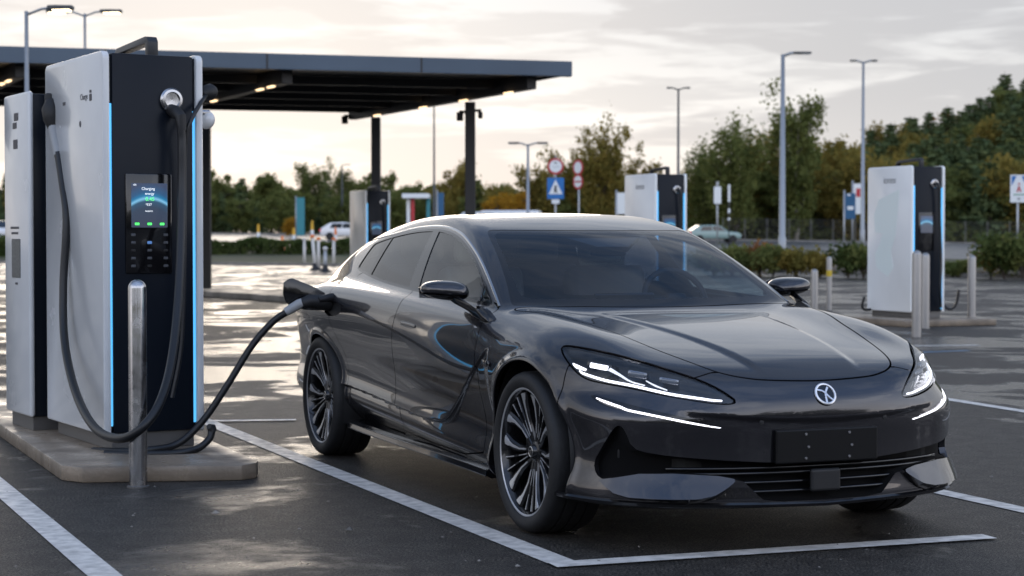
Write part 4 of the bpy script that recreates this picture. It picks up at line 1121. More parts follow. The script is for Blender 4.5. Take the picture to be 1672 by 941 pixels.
def plant_tree(key,px,top,d,label,group,name='tree',zb=None,fat=1.,hz=None):
    X=(px-836)/FPX*d; z0=terrain_z(X,d) if zb is None else zb
    zt=CAMH-(top-HOR)/FPX*d if hz is None else z0+hz
    s=(zt-z0)/HT[key[0]]
    o=thing(name,label,'tree',(X,d,z0-.05),random.uniform(0,6.28),group); o.scale=(s*fat,s*fat,s)
    for nm,me in zip(('crown','trunk'),PROTO[key]):
        c=bpy.data.objects.new(nm,me); COL.objects.link(c); c.parent=o
    return o
# far tree belt on the left, two ragged rows
GB='trees of the far belt behind the road'; LBc='dark conifer in the far tree belt'; LBg='leafy green tree in the far tree belt'; LBo='olive tree in the far tree belt'
rr=random.Random(5)
belt=[]
x=-90
while x<1010:
    top=rr.uniform(268,312)
    if 600<x<700: top+=14
    if 380<x<470: top-=8
    k=rr.choice(['green0','green1','green2','conifer0','conifer1','tall0','olive0','green2','green0'])
    belt.append((k,x,top,rr.uniform(195,230))); x+=rr.uniform(20,34)
x=-90
while x<1010:
    belt.append((rr.choice(['green0','green1','conifer2','olive1','green2']),x,rr.uniform(300,330),rr.uniform(181,192))); x+=rr.uniform(22,38)
for k,x,t,d in belt:
    lab={'c':LBc,'g':LBg,'t':'slender tree with a pale trunk in the far belt','o':LBo}[k[0]]
    plant_tree(k,x,t,d,lab,GB)
for px,t,d in ((812,318,150),(838,312,152),(476,352,160)): plant_tree('autumn%d'%(px%3),px,t,d,'small orange autumn tree by the far road','orange autumn trees')
plant_tree('upright1',985,222,180,'broad olive tree behind the round road signs','tree behind the signs',fat=1.0) ['group']='olive trees behind the signs'
plant_tree('olive1',930,256,184,'lower olive tree left of the broad one behind the signs','olive trees behind the signs',fat=1.0)
plant_tree('olive2',1025,268,186,'lower olive tree just left of the half hidden charger','olive trees behind the signs')
plant_tree('olive0',880,278,188,'thin olive tree behind the flat street lamp','olive trees behind the signs')
GR_='mixed trees right of the car roof'
for k,px,t,d,lab,f in (('upright0',1195,216,96,'broad green tree with upright branches above the car windscreen',1.25),('upright0',1150,250,104,'smaller green tree left of the broad upright one',1.1),('tall0',1300,168,100,'tallest thin-topped tree right of the tall street lamp',1.1),
    ('upright1',1248,232,108,'olive tree directly behind the tall street lamp',1.2),('olive2',1340,240,112,'olive tree at the foot of the hill, right of the street lamp',1.25),('olive0',1120,280,116,'low olive tree beside the half hidden charger',1.),
    ('autumn1',1375,262,118,'orange tree beside the thin street lamp on the right',1.1),('olive1',1400,262,124,'yellowing tree behind the blue banner',1.1),('green1',1170,300,128,'dark low tree behind the white sign panels',1.2),
    ('green2',1230,300,130,'dark low tree behind the shrubs under the street lamp',1.2),('green0',1290,300,132,'dark low tree right of the street lamp pole',1.3),('autumn2',1560,300,140,'yellow tree above the wire fence',.8),('rust0',1600,330,135,'rust brown tree behind the wire fence',1.),('olive2',1510,310,142,'small olive tree behind the right-hand charger',1.),('rust0',1445,330,136,'rust brown tree hidden behind the right-hand charger',1.),('olive0',1650,290,140,'olive tree behind the pedestrian sign at the right edge',1.1),('rust0',1548,345,133,'low rust brown tree left of the yellow one by the fence',.9)):
    plant_tree(k,px,t,d+82,lab,GR_,fat=f*.82)
# the wooded hill
HILLM=mat('hill_floor',(.035,.04,.018),rough=.95,var=.5,var_scale=.1)
def hill_h(X,Y):
    # ridge rising to the right
    u=max(0,min(1,(X-20)/80)); v=max(0,min(1,(Y-182)/95)); sm=lambda t:t*t*(3-2*t)
    return sm(u)*sm(v)*20.5
V=[];F=[]; nx,ny=40,24
for j in range(ny):
    for i in range(nx):
        X=10+i*5.; Y=178+j*8.; V.append((X,Y,terrain_z(X,Y)+hill_h(X,Y)-.02))
for j in range(ny-1):
    for i in range(nx-1): a=j*nx+i; F.append((a,a+1,a+nx+1,a+nx))
structure(link_mesh('hill',V,F,HILLM,None,True))
r2=random.Random(9); cnt=0
GH='trees of the wooded hill'
for row,(Y,stepx) in enumerate(((190,3.2),(198,3.3),(207,3.4),(217,3.5),(227,3.6),(238,3.7),(250,3.8),(262,3.9),(274,4.0))):
    X=24+row*2.5
    while X<.36*Y:
        px=836+FPX*X/Y
        if px<1800:
            t=r2.random()
            k='conifer%d'%r2.randint(0,2) if t<.42+.06*row else r2.choice(['green0','green1','green2','olive0','olive1']) if t<.975 else r2.choice(['autumn0','rust0'])
            yy=Y+r2.uniform(-5,5); z=terrain_z(X,yy)+hill_h(X,yy)
            plant_tree(k,px,0,yy,{'c':'dark conifer on the wooded hill','g':'green broadleaf tree on the wooded hill','o':'olive broadleaf tree on the wooded hill','a':'orange tree on the wooded hill','r':'rust brown tree on the wooded hill'}[k[0]],GH,zb=z,fat=1.4,hz=r2.uniform(7.2,9.2)*(1.12 if k[0]=='c' else .95))
            cnt+=1
        X+=stepx*r2.uniform(.7,1.25)
print('hill trees',cnt)
def undergrowth(name,pairs,h,n,leaf,seed):
    r=np.random.default_rng(seed); k=r.integers(0,len(pairs)-1,n); t=r.uniform(size=n); A=np.array(pairs)
    X=A[k,0]+(A[k+1,0]-A[k,0])*t; Y=A[k,1]+(A[k+1,1]-A[k,1])*t+r.normal(size=n)*1.2
    z=np.array([terrain_z(x,y)+hill_h(x,y) for x,y in zip(X,Y)]); hh=h*(.7+.3*np.sin(X*.55)*np.sin(X*.23+1))
    P=np.stack([X,Y,z+hh*r.uniform(0,1,n)**.8],1); V,F=quads_cloud(P,.30 if h<5 else .42,seed)
    structure(link_mesh(name,V,F,leaf),'stuff')
undergrowth('undergrowth',[(-75,236),(-50,236),(-25,236),(0,236),(16,225)],4.2,16000,LC,61)
undergrowth('hill_wood',[(44,200),(62,202),(84,206),(110,210)],5.5,9000,LG,63)
undergrowth('hill_wood',[(48,214),(66,218),(88,222),(120,226)],6.,9000,LC,64)
undergrowth('hill_wood',[(52,232),(74,236),(96,240),(130,245)],6.,9000,LG,65)
undergrowth('hill_wood',[(58,252),(80,256),(104,262),(140,268)],6.,8000,LC,66)
undergrowth('undergrowth',[(10,192),(25,190),(40,188),(60,186)],2.4,12000,LG,62)
def wood_mass(name,x0,x1,Y,h,n,leaf,seed):
    # the far side of the car park, behind the photographer: one mass of trees
    r=np.random.default_rng(seed); X=r.uniform(x0,x1,n); top=h*(.72+.16*np.sin(X*.31+seed)+.12*np.sin(X*.83+2*seed))
    P=np.stack([X,Y+r.normal(size=n)*2.,top*r.uniform(0.02,1,n)**.75],1); V,F=quads_cloud(P,.42,seed); structure(link_mesh(name,V,F,leaf),'stuff')
wood_mass('tree_belt',-60,70,-26,9.,15000,LG,81)
wood_mass('tree_belt',-60,70,-27,3.2,12000,LH,82)
# ---------------------------------------------------------------- hedges and shrubs
def leaf_box(name,label,x0,x1,Y,dy,z0,h,n,leaf,group,seed,lump=.25):
    r=np.random.default_rng(seed); P=r.uniform(size=(n,3))
    P[:,0]=x0+P[:,0]*(x1-x0); P[:,1]=Y+(P[:,1]-.5)*dy
    ph=r.uniform(0,6,3); topz=h*(1-lump*.5*(1+np.sin(P[:,0]*1.7+ph[0])*np.sin(P[:,0]*.63+ph[1])))
    P[:,2]=z0+topz*P[:,2]**.6
    V,F=quads_cloud(P,.085*h**.5,seed)
    o=link_mesh(name,V,F,leaf); tag(o,label,'hedge',group); return o
leaf_box('hedge','long clipped hedge between the near charger and the car tail',-17.6,-8.4,104.5,2.,.05,1.30,6500,LH,'clipped hedges along the far kerb',1)
leaf_box('hedge','dark clipped hedge at the left edge of the picture',-33,-26.3,104.,2.4,.05,1.55,5000,LH,'clipped hedges along the far kerb',2)
leaf_box('hedge','short end of hedge hidden behind the car tail',-7.9,-2.,101.,2.,.05,1.2,3500,LH,'clipped hedges along the far kerb',3)
def shrub(label,px,d,w,h,leaf,n,seed,group='shrubs along the right-hand kerb'):
    X=(px-836)/FPX*d; z0=terrain_z(X,d); r=np.random.default_rng(seed); pts=[]; b=MB()
    for i in range(11):
        a=r.uniform(0,2*PI); rad=w*.5*r.uniform(.05,.85); e=np.array((math.cos(a)*rad,math.sin(a)*rad,h*r.uniform(.5,1.)))
        b.tube([(0,0,0),e*np.array((.4,.4,.6)),e],[.025,.015,.005],5,False)
        pts.append(e*r.uniform(.75,1)+r.normal(size=(n//11,3))*np.array((w*.13,w*.13,h*.15)))
    P=np.concatenate(pts); P=P[P[:,2]>0]
    V,F=quads_cloud(P,.075,seed)
    o=thing('shrub',label,'shrub',(X,d,z0),0,group); link_mesh('foliage',V,F,leaf,o); b.build('stems',BARK,o); return o
r3=random.Random(3)
shl=[(1165,64,1.6,1.0,LH,'dark green shrub behind the far end of the bonnet'),(1195,63,1.7,1.15,LG,'green shrub left of the rusty one near the windscreen'),(1240,63,1.5,1.25,LR,'rusty shrub beside the tall street lamp base'),(1262,62,1.2,1.1,LG,'green shrub right at the tall street lamp base'),(1300,61.5,1.3,1.0,LO,'yellowing shrub right of the street lamp'),(1340,61,.9,.9,LO,'thin yellow shrub behind the bollards'),(1385,60,1.5,1.2,LH,'dark shrub left of the right-hand charger'),(1410,60,1.6,1.1,LG,'green shrub touching the right-hand charger'),
 (1215,66,1.3,.9,LO,'olive shrub in the gap behind the rusty one'),(1640,59,1.9,1.35,LH,'large dark shrub under the pedestrian sign'),(1670,58.5,1.8,1.5,LG,'tall green shrub cut off by the right edge'),(1618,60,1.2,.9,LO,'small olive shrub left of the large dark one'),(1560,62,.9,.45,LG,'tiny green shrub right of the right-hand charger')]
for i,(px,d,w,h,lf,lab) in enumerate(shl): shrub(lab,px,d,w,h*(.82 if px<1500 else 1.),lf,1500,100+i)
SOIL=mat('planting_soil',(.085,.055,.040),rough=.95,var=.5,var_scale=1.5,var_color=(.05,.055,.02),bump=.5,bump_scale=8)
V=[];F=[]
for i,px in enumerate(range(1100,2000,50)):
    d,z=rows(px)[0]
    for j,(f,zz) in enumerate(((.3,.10),(2.,.20),(5.,.24),(9.,.20),(14.,.08))): V.append(((px-836)/FPX*(d+f),d+f,terrain_z((px-836)/FPX*(d+f),d+f)*.4+zz))
nn=5
for i in range(len(V)//nn-1):
    for j in range(nn-1): F.append((i*nn+j,(i+1)*nn+j,(i+1)*nn+j+1,i*nn+j+1))
structure(link_mesh('planting_bed',V,F,SOIL,None,True))
# ---------------------------------------------------------------- canopy
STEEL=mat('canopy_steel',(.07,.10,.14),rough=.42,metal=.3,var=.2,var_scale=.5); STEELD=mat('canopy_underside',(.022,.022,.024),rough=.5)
TUBE=mat('warm_strip_light',(.8,.7,.5),emit=(1.,.70,.40),emit_s=1.8)
P1=Vector((1.04,35.5,0)); P2=Vector((-3.45,45.2,0)); fdir=Vector((-10.1,-2.8,0)).normalized(); Lf=20.
cn=thing('canopy','long flat steel canopy on dark posts with warm strip lights beneath','canopy',(-6,40,0))
def cnp(b,name,m,par=None,**k):
    pr=par or cn
    V=[(v[0]+6,v[1]-40,v[2]) for v in b.V]
    return link_mesh(name,V,b.F,m,pr,False,None,k.get('angle'))
zt,zb=4.67,4.43
P3=P2+fdir*Lf; P4=P1+fdir*Lf
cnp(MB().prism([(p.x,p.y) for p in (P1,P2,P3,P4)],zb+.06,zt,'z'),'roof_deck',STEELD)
def beam(a,b_,w,z0,z1,over=0.):
    a=Vector(a);b_=Vector(b_); t=(b_-a).normalized(); n=Vector((-t.y,t.x,0))*w/2
    return [((a-t*over)+n),((a-t*over)-n),((b_+t*over)-n),((b_+t*over)+n)],z0,z1
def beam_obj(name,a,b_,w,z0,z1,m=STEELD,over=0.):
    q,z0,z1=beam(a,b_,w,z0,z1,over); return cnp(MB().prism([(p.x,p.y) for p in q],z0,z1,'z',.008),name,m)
nb=(P2-P1).normalized()
beam_obj('fascia',P1-nb*.09,P4-nb*.09,.16,zb-.02,zt+.03,STEEL,.06)
beam_obj('fascia',P2+nb*.09,P3+nb*.09,.16,zb-.02,zt+.03,STEEL,.06)
beam_obj('fascia',P1-fdir*.05,P2-fdir*.05,.10,zb+.02,zt+.02,STEELD)
for k in range(1,7):
    a=P1+fdir*(2.9*k)-nb*.172; beam_obj('joint_cover',a,a+fdir*.035,.012,zb-.015,zt+.025,STEELD)
for f in (.18,.36,.54,.72,.90):
    a=P1+nb*10.7*f+fdir*.2; beam_obj('purlin',a,a+fdir*(Lf-.4),.13,zb-.12,zb+.05)
for off in (.55,5.3,10.1,14.9):
    a=P1+fdir*off+nb*.3; b_=P2+fdir*off-nb*.2
    beam_obj('rafter',a,b_,.20,zb-.24,zb-.11 if False else zb+.03)
    for f in ((.08,.30,.52,.80) if off<1 else (.06,.13,.45)):
        c=a+(b_-a)*f; d_=(b_-a).normalized(); q=[c+d_*x+Vector((-d_.y,d_.x,0))*(y+.11) for x,y in ((-.17,-.02),(.17,-.02),(.17,.05),(-.17,.05))]
        cnp(MB().prism([(p.x,p.y) for p in q],zb-.275,zb-.245,'z',.006),'strip_light',TUBE)
for (X,Y) in ((-.9,39.6),(-3.3,44.6),(-7.49,45.0),(-9.75,37.2)):
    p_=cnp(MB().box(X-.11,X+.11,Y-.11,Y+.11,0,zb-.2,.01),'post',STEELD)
    cnp(MB().box(X-.16,X+.16,Y-.16,Y+.16,0,.035,.006),'foot_plate',STEELD,None)
def cam_obj(X,Y,z,s):
    b=MB().box(X+s*.11,X+s*.24,Y-.03,Y+.03,z-.03,z+.03); b.box(X+s*.17,X+s*.27,Y-.09,Y+.07,z-.17,z-.03,.02); cnp(b,'security_camera',BLKM)
cam_obj(-.9,39.6,4.02,-1); cam_obj(-.9,39.6,4.05,1); cam_obj(-3.85,44.8,4.28,-1)
# ---------------------------------------------------------------- street lamps
POLE=mat('galvanised_pole',(.30,.32,.34),rough=.45,metal=.5); POLED=mat('dark_pole',(.06,.065,.07),rough=.5,metal=.3)
HEADL=mat('lamp_glow',(.9,.8,.6),emit=(1.,.80,.50),emit_s=5.); HEADD=mat('lamp_panel',(.35,.37,.38),rough=.3)
def lamp(label,px,d,top,heads,r=.065,m=POLE,lit=False,group='street lamps',hw=.75,base=None):
    X=(px-836)/FPX*d; z0=terrain_z(X,d) if base is None else base; zt=CAMH-(top-HOR)/FPX*d; h=zt-z0
    o=thing('street_lamp',label,'street lamp',(X,d,z0),0,group)
    MB().tube([(0,0,0),(0,0,h*.16),(0,0,h*.165),(0,0,h)],[r*1.25,r*1.25,r,r*.6],12).build('pole',m,o,True)
    for s in heads:
        MB().tube([(0,0,h-.06),(s*.25,-.03,h+.03),(s*.42,-.05,h+.05)],r*.42,8).build('arm',m,o,True)
        hd=MB().prism([(.36*s,-.13),(.50*s,-.17),(s*(.36+hw),-.13),(s*(.36+hw),.03),(.50*s,.07),(.36*s,.03)],h+.01,h+.085,'z',.02).build('lamp_head',POLED,o)
        MB().box(min(s*.45,s*(.31+hw)),max(s*.45,s*(.31+hw)),-.14,.04,h-.004,h+.014,.004).build('lamp_glass',HEADL if lit else HEADD,hd)
    return o
lamp('lit street lamp at the far left, just behind the near charger',46,30.,20,(1,),.052,lit=True,hw=.42)
lamp('lit street lamp to the right of the leftmost one',141,42.,24,(1,-1),.05,lit=True,hw=.5)
lamp('tall street lamp standing in the shrubs behind the bonnet',1277,64.,90,(1,),.115,hw=.62,base=.1)
lamp('slender street lamp left of the right-hand charger',1408,88.,102,(1,-1),.10,hw=.3)
lamp('thin street lamp above the half hidden charger',1107,95.,146,(1,-1),.085,m=POLED,hw=.25)
lamp('thin distant street lamp seen under the canopy',709,120.,172,(1,-1),.085,m=POLED,hw=.3)
lamp('short street lamp with a flat head left of the road signs',862,75.,236,(-1,1),.08,hw=.45)
lamp('distant street lamp left of the canopy post, beyond the far road',559,185.,270,(1,),.10,m=POLED,hw=.5)
lamp('distant street lamp at the left edge beside the power cabinet',33,120.,272,(-1,1),.07,m=POLED,hw=.5)
# ---------------------------------------------------------------- signs
SR=mat('sign_red',(.45,.03,.04),rough=.4); SW=mat('sign_white',(.70,.73,.74),rough=.4); SB_=mat('sign_blue',(.01,.14,.42),rough=.4); SK=mat('sign_black',(.03,.03,.035),rough=.5)
SG=mat('sign_grey_back',(.35,.37,.39),rough=.4,metal=.4); TEAL=mat('teal_banner',(.03,.20,.24),rough=.5); BLUEB=mat('blue_banner',(.015,.09,.20),rough=.5); SGN=mat('sign_green',(.03,.22,.12),rough=.5)
def sign(name,label,px,d,base=None,group=None,rz=0.):
    X=(px-836)/FPX*d; z0=terrain_z(X,d) if base is None else base
    return thing(name,label,'road sign',(X,d,z0),rz,group),z0
def zpx(py,d,z0): return CAMH-(py-HOR)/FPX*d-z0
def disc(o,name,z,r0,r1,y,m,t=.012):
    return MB().lathe([(r0,y-t),(r1,y-t),(r1,y),(r0,y)],36,'y',(0,0,z),closed=True).build(name,m,o) if r0>0 else MB().lathe([(0,y-t),(r1,y-t),(r1,y),(0,y)],36,'y',(0,0,z)).build(name,m,o)
o,z0=sign('road_sign','round red-rimmed sign above a blue pedestrian sign on one pole',907,70.)
MB().tube([(0,0,0),(0,0,zpx(256,70,z0))],.035,10).build('pole',SG,o,True)
zc=zpx(272,70,z0); disc(o,'sign_disc',zc,0,.31,-.04,SR); disc(o,'sign_face',zc,0,.235,-.054,SW,.004)
MB().box(-.06,.06,-.062,-.058,zc+.11,zc+.15).build('sign_symbol',SK,o); MB().box(-.10,.14,-.062,-.058,zc-.03,zc-.01).build('sign_symbol',SG,o)
zc=zpx(308,70,z0); pb=MB().box(-.32,.32,-.05,-.035,zc-.40,zc+.40,.004).build('sign_panel',SB_,o)
MB().prism([(-.26,zc-.22),(.26,zc-.22),(0,zc+.34)],-.056,-.051,'y').build('sign_triangle',SW,pb)
b=MB().lathe([(0,-.062),(.04,-.062),(.04,-.058),(0,-.058)],12,'y',(0,0,zc+.08)); b.prism([(-.05,zc-.17),(-.015,zc-.17),(.0,zc-.08),(.03,zc-.17),(.065,zc-.17),(.035,zc-.03),(.05,zc+.05),(-.05,zc+.05)],-.062,-.058,'y'); b.build('walking_figure',SK,pb)
MB().box(-.15,.15,-.05,-.035,zc-.58,zc-.42).build('lower_plate',SW,o)
o,z0=sign('road_sign','second round sign turned aside, right of the blue pedestrian sign',945,76.,rz=R(-52))
MB().tube([(0,0,0),(0,0,zpx(262,76,z0))],.035,10).build('pole',SG,o,True)
zc=zpx(274,76,z0); disc(o,'sign_disc',zc,0,.33,-.04,SR); disc(o,'sign_face',zc,0,.24,-.054,SW,.004)
zc=zpx(297,76,z0); disc(o,'sign_disc',zc,0,.32,-.04,SR); disc(o,'sign_face',zc,0,.24,-.054,SW,.004)
MB().box(-.25,.25,-.064,-.058,zc-.03,zc+.03,0,1).build('sign_bar',SR,o)
o,z0=sign('road_sign','tall white sign with blue corners and a red figure at the right edge',1661,60.)
MB().tube([(0,0,0),(0,0,zpx(286,60,z0))],.036,10).build('pole',SG,o,True)
za,zb_=zpx(331,60,z0),zpx(286,60,z0); pb=MB().box(-.26,.30,-.06,-.042,za,zb_,.004).build('sign_panel',SW,o)
for s in (-1,1): MB().prism([(.02+s*.24,zb_-.04),(.02+s*.08,zb_-.04),(.02+s*.24,zb_-.36)],-.066,-.061,'y').build('sign_corner',SB_,pb)
b=MB().lathe([(0,-.068),(.035,-.068),(.035,-.062),(0,-.062)],12,'y',(.02,0,zb_-.30)); b.prism([(-.06,zb_-.56),(0.,zb_-.36),(.04,zb_-.36),(.10,zb_-.56),(.05,zb_-.56),(.02,zb_-.44),(-.01,zb_-.56)],-.068,-.062,'y'); b.build('walking_figure',SR,pb)
MB().box(-.16,.20,-.066,-.061,za+.24,za+.27).build('sign_line',SGN,pb); MB().box(-.03,.07,-.066,-.061,za+.08,za+.16).build('sign_mark',SG,pb)
o,z0=sign('road_sign','pale upright panel sign on a post behind the windscreen pillar',1171,110.)
MB().tube([(0,0,0),(0,0,zpx(300,110,z0))],.05,8).build('pole',SG,o,True); MB().box(-.22,.22,-.08,-.06,zpx(333,110,z0),zpx(305,110,z0),.01).build('sign_panel',SW,o); MB().box(-.08,.08,-.075,-.055,zpx(304,110,z0),zpx(297,110,z0),.01).build('top_box',SG,o)
o,z0=sign('marker_post','thin striped marker post right of the pale panel sign',1190,110.); o['category']='marker post'
MB().tube([(0,0,0),(0,0,zpx(301,110,z0))],.035,8).build('post',SK,o,True)
for a,b_ in ((330,302),(348,341),(360,356)): MB().box(-.07,.07,-.06,-.04,zpx(a,110,z0),zpx(b_,110,z0)).build('white_band',SW,o)
def banner(label,px,d,y0,y1,w,m,extra=None):
    X=(px-836)/FPX*d; z0=terrain_z(X,d); o=thing('banner',label,'banner',(X,d,z0))
    MB().tube([(-w/2-.05,0,0),(-w/2-.05,0,zpx(y0,d,z0)+.15)],.045,8).build('pole',SG,o,True)
    MB().box(-w/2,w/2,-.02,.02,zpx(y1,d,z0),zpx(y0,d,z0),.01).build('panel',m,o)
    if extra:
        for (x0,x1,a,b_,mm) in extra: MB().box(x0*w,x1*w,-.03,-.021,zpx(b_,d,z0),zpx(a,d,z0)).build('panel_mark',mm,o)
    return o
banner('tall teal banner beyond the hedge left of the car',491,150.,323,385,.66,TEAL)
banner('blue banner with white mark beside the slender street lamp',1388,90.,316,358,.50,BLUEB,[(-.3,.3,337,343,SW),(-.3,0,317,320,SW)])
banner('pink and white panel beside the blue banner',1400,92.,300,350,.42,SW,[(-.2,.3,308,322,SR)])
banner('dark blue feather flag above the car roof line',720,110.,315,360,.35,BLUEB)
banner('pale panel left of the half hidden charger',1014,100.,315,350,.42,SW)
# filling-station style shelter far behind the roof
sh=thing('shelter','small white-topped shelter far behind the car roof','shelter',at(680,350,130.))
sh.location=((680-836)/FPX*130,130,terrain_z((680-836)/FPX*130,130))
hh=zpx(317,130,sh.location[2]); MB().box(-.95,.95,-1.2,1.2,hh-.32,hh,.03).build('shelter_roof',SW,sh)
for x in (-.55,-.25,.85): MB().box(x-.12,x+.12,-.4,.4,0,hh-.33,.02).build('shelter_pillar',SR if x==-.25 else SW if x<0 else TEAL,sh)
# wire fence on the right
fe=thing('wire_fence','grey wire mesh fence along the far side of the road at the right','fence',((1600-836)/FPX*176,176,0)); fx,fy=fe.location.x,176
FW=mat('fence_wire',(.12,.12,.115),rough=.6,metal=.3)
def fz(px): return terrain_z((px-836)/FPX*176,176)
for px in range(1180,1760,36):
    X=(px-836)/FPX*176-fx; z=fz(px); MB().tube([(X,0,z-.1),(X,0,z+2.15)],.05,6).build('post',SG if px%72==12 else FW,fe)
b=MB()
for k in range(7): b.tube([((px-836)/FPX*176-fx,0,fz(px)+.2+.31*k) for px in range(1180,1761,36)],.012,4,False)
for px in np.arange(1180,1760,3.4): X=(px-836)/FPX*176-fx; z=fz(px); b.tube([(X,0,z+.1),(X,0,z+2.1)],.006,3,False)
b.build('mesh_panel',FW,fe)
# ---------------------------------------------------------------- distant vehicles
CG=mat('distant_car_glass',(.02,.03,.04),rough=.08,coat=.5); TY=RUBBER; TLR=mat('distant_tail_lamp',(.5,.02,.03),rough=.3,emit=(1,.05,.06),emit_s=.25)
def small_car(label,px,d,rz,colour,z=None,van=False,group='vehicles on the far road'):
    X=(px-836)/FPX*d; z0=terrain_z(X,d) if z is None else z
    o=thing('parked_van' if van else 'distant_car',label,'van' if van else 'car',(X,d,z0),rz,group)
    pm=mat('distant_paint',colour,rough=.3,coat=.6)
    if van: prof=[(-2.4,.35),(2.4,.35),(2.45,.9),(2.1,1.15),(1.45,1.95),(1.2,2.05),(-2.35,2.05),(-2.45,1.9)]; W_=.95; win=[(.55,1.15),(1.95,1.15),(1.42,1.85),(.55,1.85)]; wins=[win]
    else: prof=[(-2.1,.35),(2.1,.35),(2.15,.65),(1.95,.82),(1.0,.95),(.35,1.40),(-.2,1.46),(-1.3,1.42),(-2.0,1.0),(-2.15,.8)]; W_=.88; wins=[[(-1.35,.98),(-.35,.98),(-.35,1.36),(-1.15,1.33)],[(-.28,.98),(.85,.95),(.28,1.34),(-.28,1.37)]]
    bd=MB().prism(prof,-W_,W_,'y',.09).build('body',pm,o,angle=.8)
    for q in wins:
        for s in (-1,1): MB().prism(q,s*W_-(.004),s*W_+.004,'y').build('side_window',CG,o)
    if not van:
        MB().prism([(-1.32,-.70),(-1.98,-.74),(-1.98,.74),(-1.32,.70)],0,.01,'z',0,Matrix.Translation((-.02,0,0))@Matrix(((1,0,0,0),(0,1,0,0),(.62,0,1,2.235),(0,0,0,1)))).build('rear_window',CG,o)
        MB().prism([(.98,-.74),(.36,-.68),(.36,.68),(.98,.74)],0,.01,'z',0,Matrix.Translation((.02,0,0))@Matrix(((1,0,0,0),(0,1,0,0),(-.70,0,1,1.66),(0,0,0,1)))).build('windscreen',CG,o)
        for s in (-1,1): MB().box(-2.2,-2.08,s*.80-.10,s*.80+.10,.72,.88,.02).build('tail_lamp',TLR,o)
    for x in (-1.35,1.4):
        for s in (-1,1): MB().lathe([(0,-.11),(.30,-.11),(.33,-.07),(.33,.07),(.30,.11),(0,.11)],20,'y',(x,s*(W_-.09),.33)).build('wheel',TY,o)
    return o
small_car('white hatchback seen from behind at the left edge',20,118.,R(82),(.65,.66,.68),z=.95)
small_car('white car driving on the far road left of the distant charger',566,150.,R(4),(.70,.70,.70))
small_car('white van far behind the car roof',822,120.,R(170),(.62,.64,.66),z=1.05,van=True)
small_car('white panel van left of the other, beside the canopy post',790,124.,R(175),(.60,.62,.63),z=1.0,van=True)
small_car('pale green car parked behind the windscreen pillar',1165,150.,R(8),(.22,.32,.30),z=.9)
# small posts and markers near the far kerb
WP=mat('white_post',(.60,.58,.55),rough=.5); YP=mat('yellow_marker',(.65,.36,.03),rough=.5); OR=mat('orange_marker',(.70,.18,.03),rough=.5)
for i,(px,d,top,bot,lab,mm) in enumerate(((497,88,393,424,'white marker post in front of the hedge, leftmost',WP),(520,80,392,426,'white marker post right of the leftmost one',WP),(531,70,408,438,'grey marker post standing on a dark foot',SG),(515,74,388,433,'slanted pale marker post on a black foot',WP),(545,86,392,424,'white marker post nearest the distant charger',WP))):
    X=(px-836)/FPX*d; h=CAMH-(top-HOR)/FPX*d
    o=thing('marker_post',lab,'marker post',(X,d,0),0,'small marker posts before the hedge')
    if 'slanted' in lab: o.rotation_euler=(0,R(-5),0)
    MB().tube([(0,0,0),(0,0,h)],[.075,.06],10).build('post',mm,o,True)
    MB().lathe([(0,h+.13),(.06,h+.11),(.10,h+.05),(.09,h),(0,h-.01)],14).build('reflector_head',WP if i in (0,2) else OR,o,True)
    if 'foot' in lab: MB().lathe([(.26,0),(.24,.05),(.10,.16),(.07,.3)],14).build('rubber_foot',BLKM,o,True)
for px,py,d,mm,lab in ((422,372,128,YP,'yellow marker cone by the far road, leftmost'),(480,378,126,YP,'yellow marker cone between the leftmost and the teal banner'),(461,391,112,OR,'low orange marker on the hedge line'),(510,366,132,YP,'yellow marker cone right of the teal banner'),(548,377,126,OR,'orange marker cone beside the white car')):
    X=(px-836)/FPX*d; z=CAMH-(py+7-HOR)/FPX*d
    z=max(terrain_z(X,d),0)
    o=thing('marker_cone',lab,'traffic cone',(X,d,z),0,'coloured marker cones by the far road')
    hh=max(.5,CAMH-(py-6-HOR)/FPX*d-z)
    MB().lathe([(.30,0),(.30,.04),(.17,.05),(.06,hh-.02),(0,hh)],16).build('cone',mm,o,True)
    MB().lathe([(.135,hh*.35),(.105,hh*.60)],16).build('reflective_band',SW,o,True)
cam=bpy.data.cameras.new('camera'); co=bpy.data.objects.new('camera',cam); COL.objects.link(co); SC.camera=co
cam.sensor_width=36; cam.lens=36*FPX/1672; cam.clip_end=6000; cam.clip_start=.05
co.location=(0,0,CAMH); co.rotation_euler=(R(90)-math.atan((470.5-HOR)/FPX),0,0)
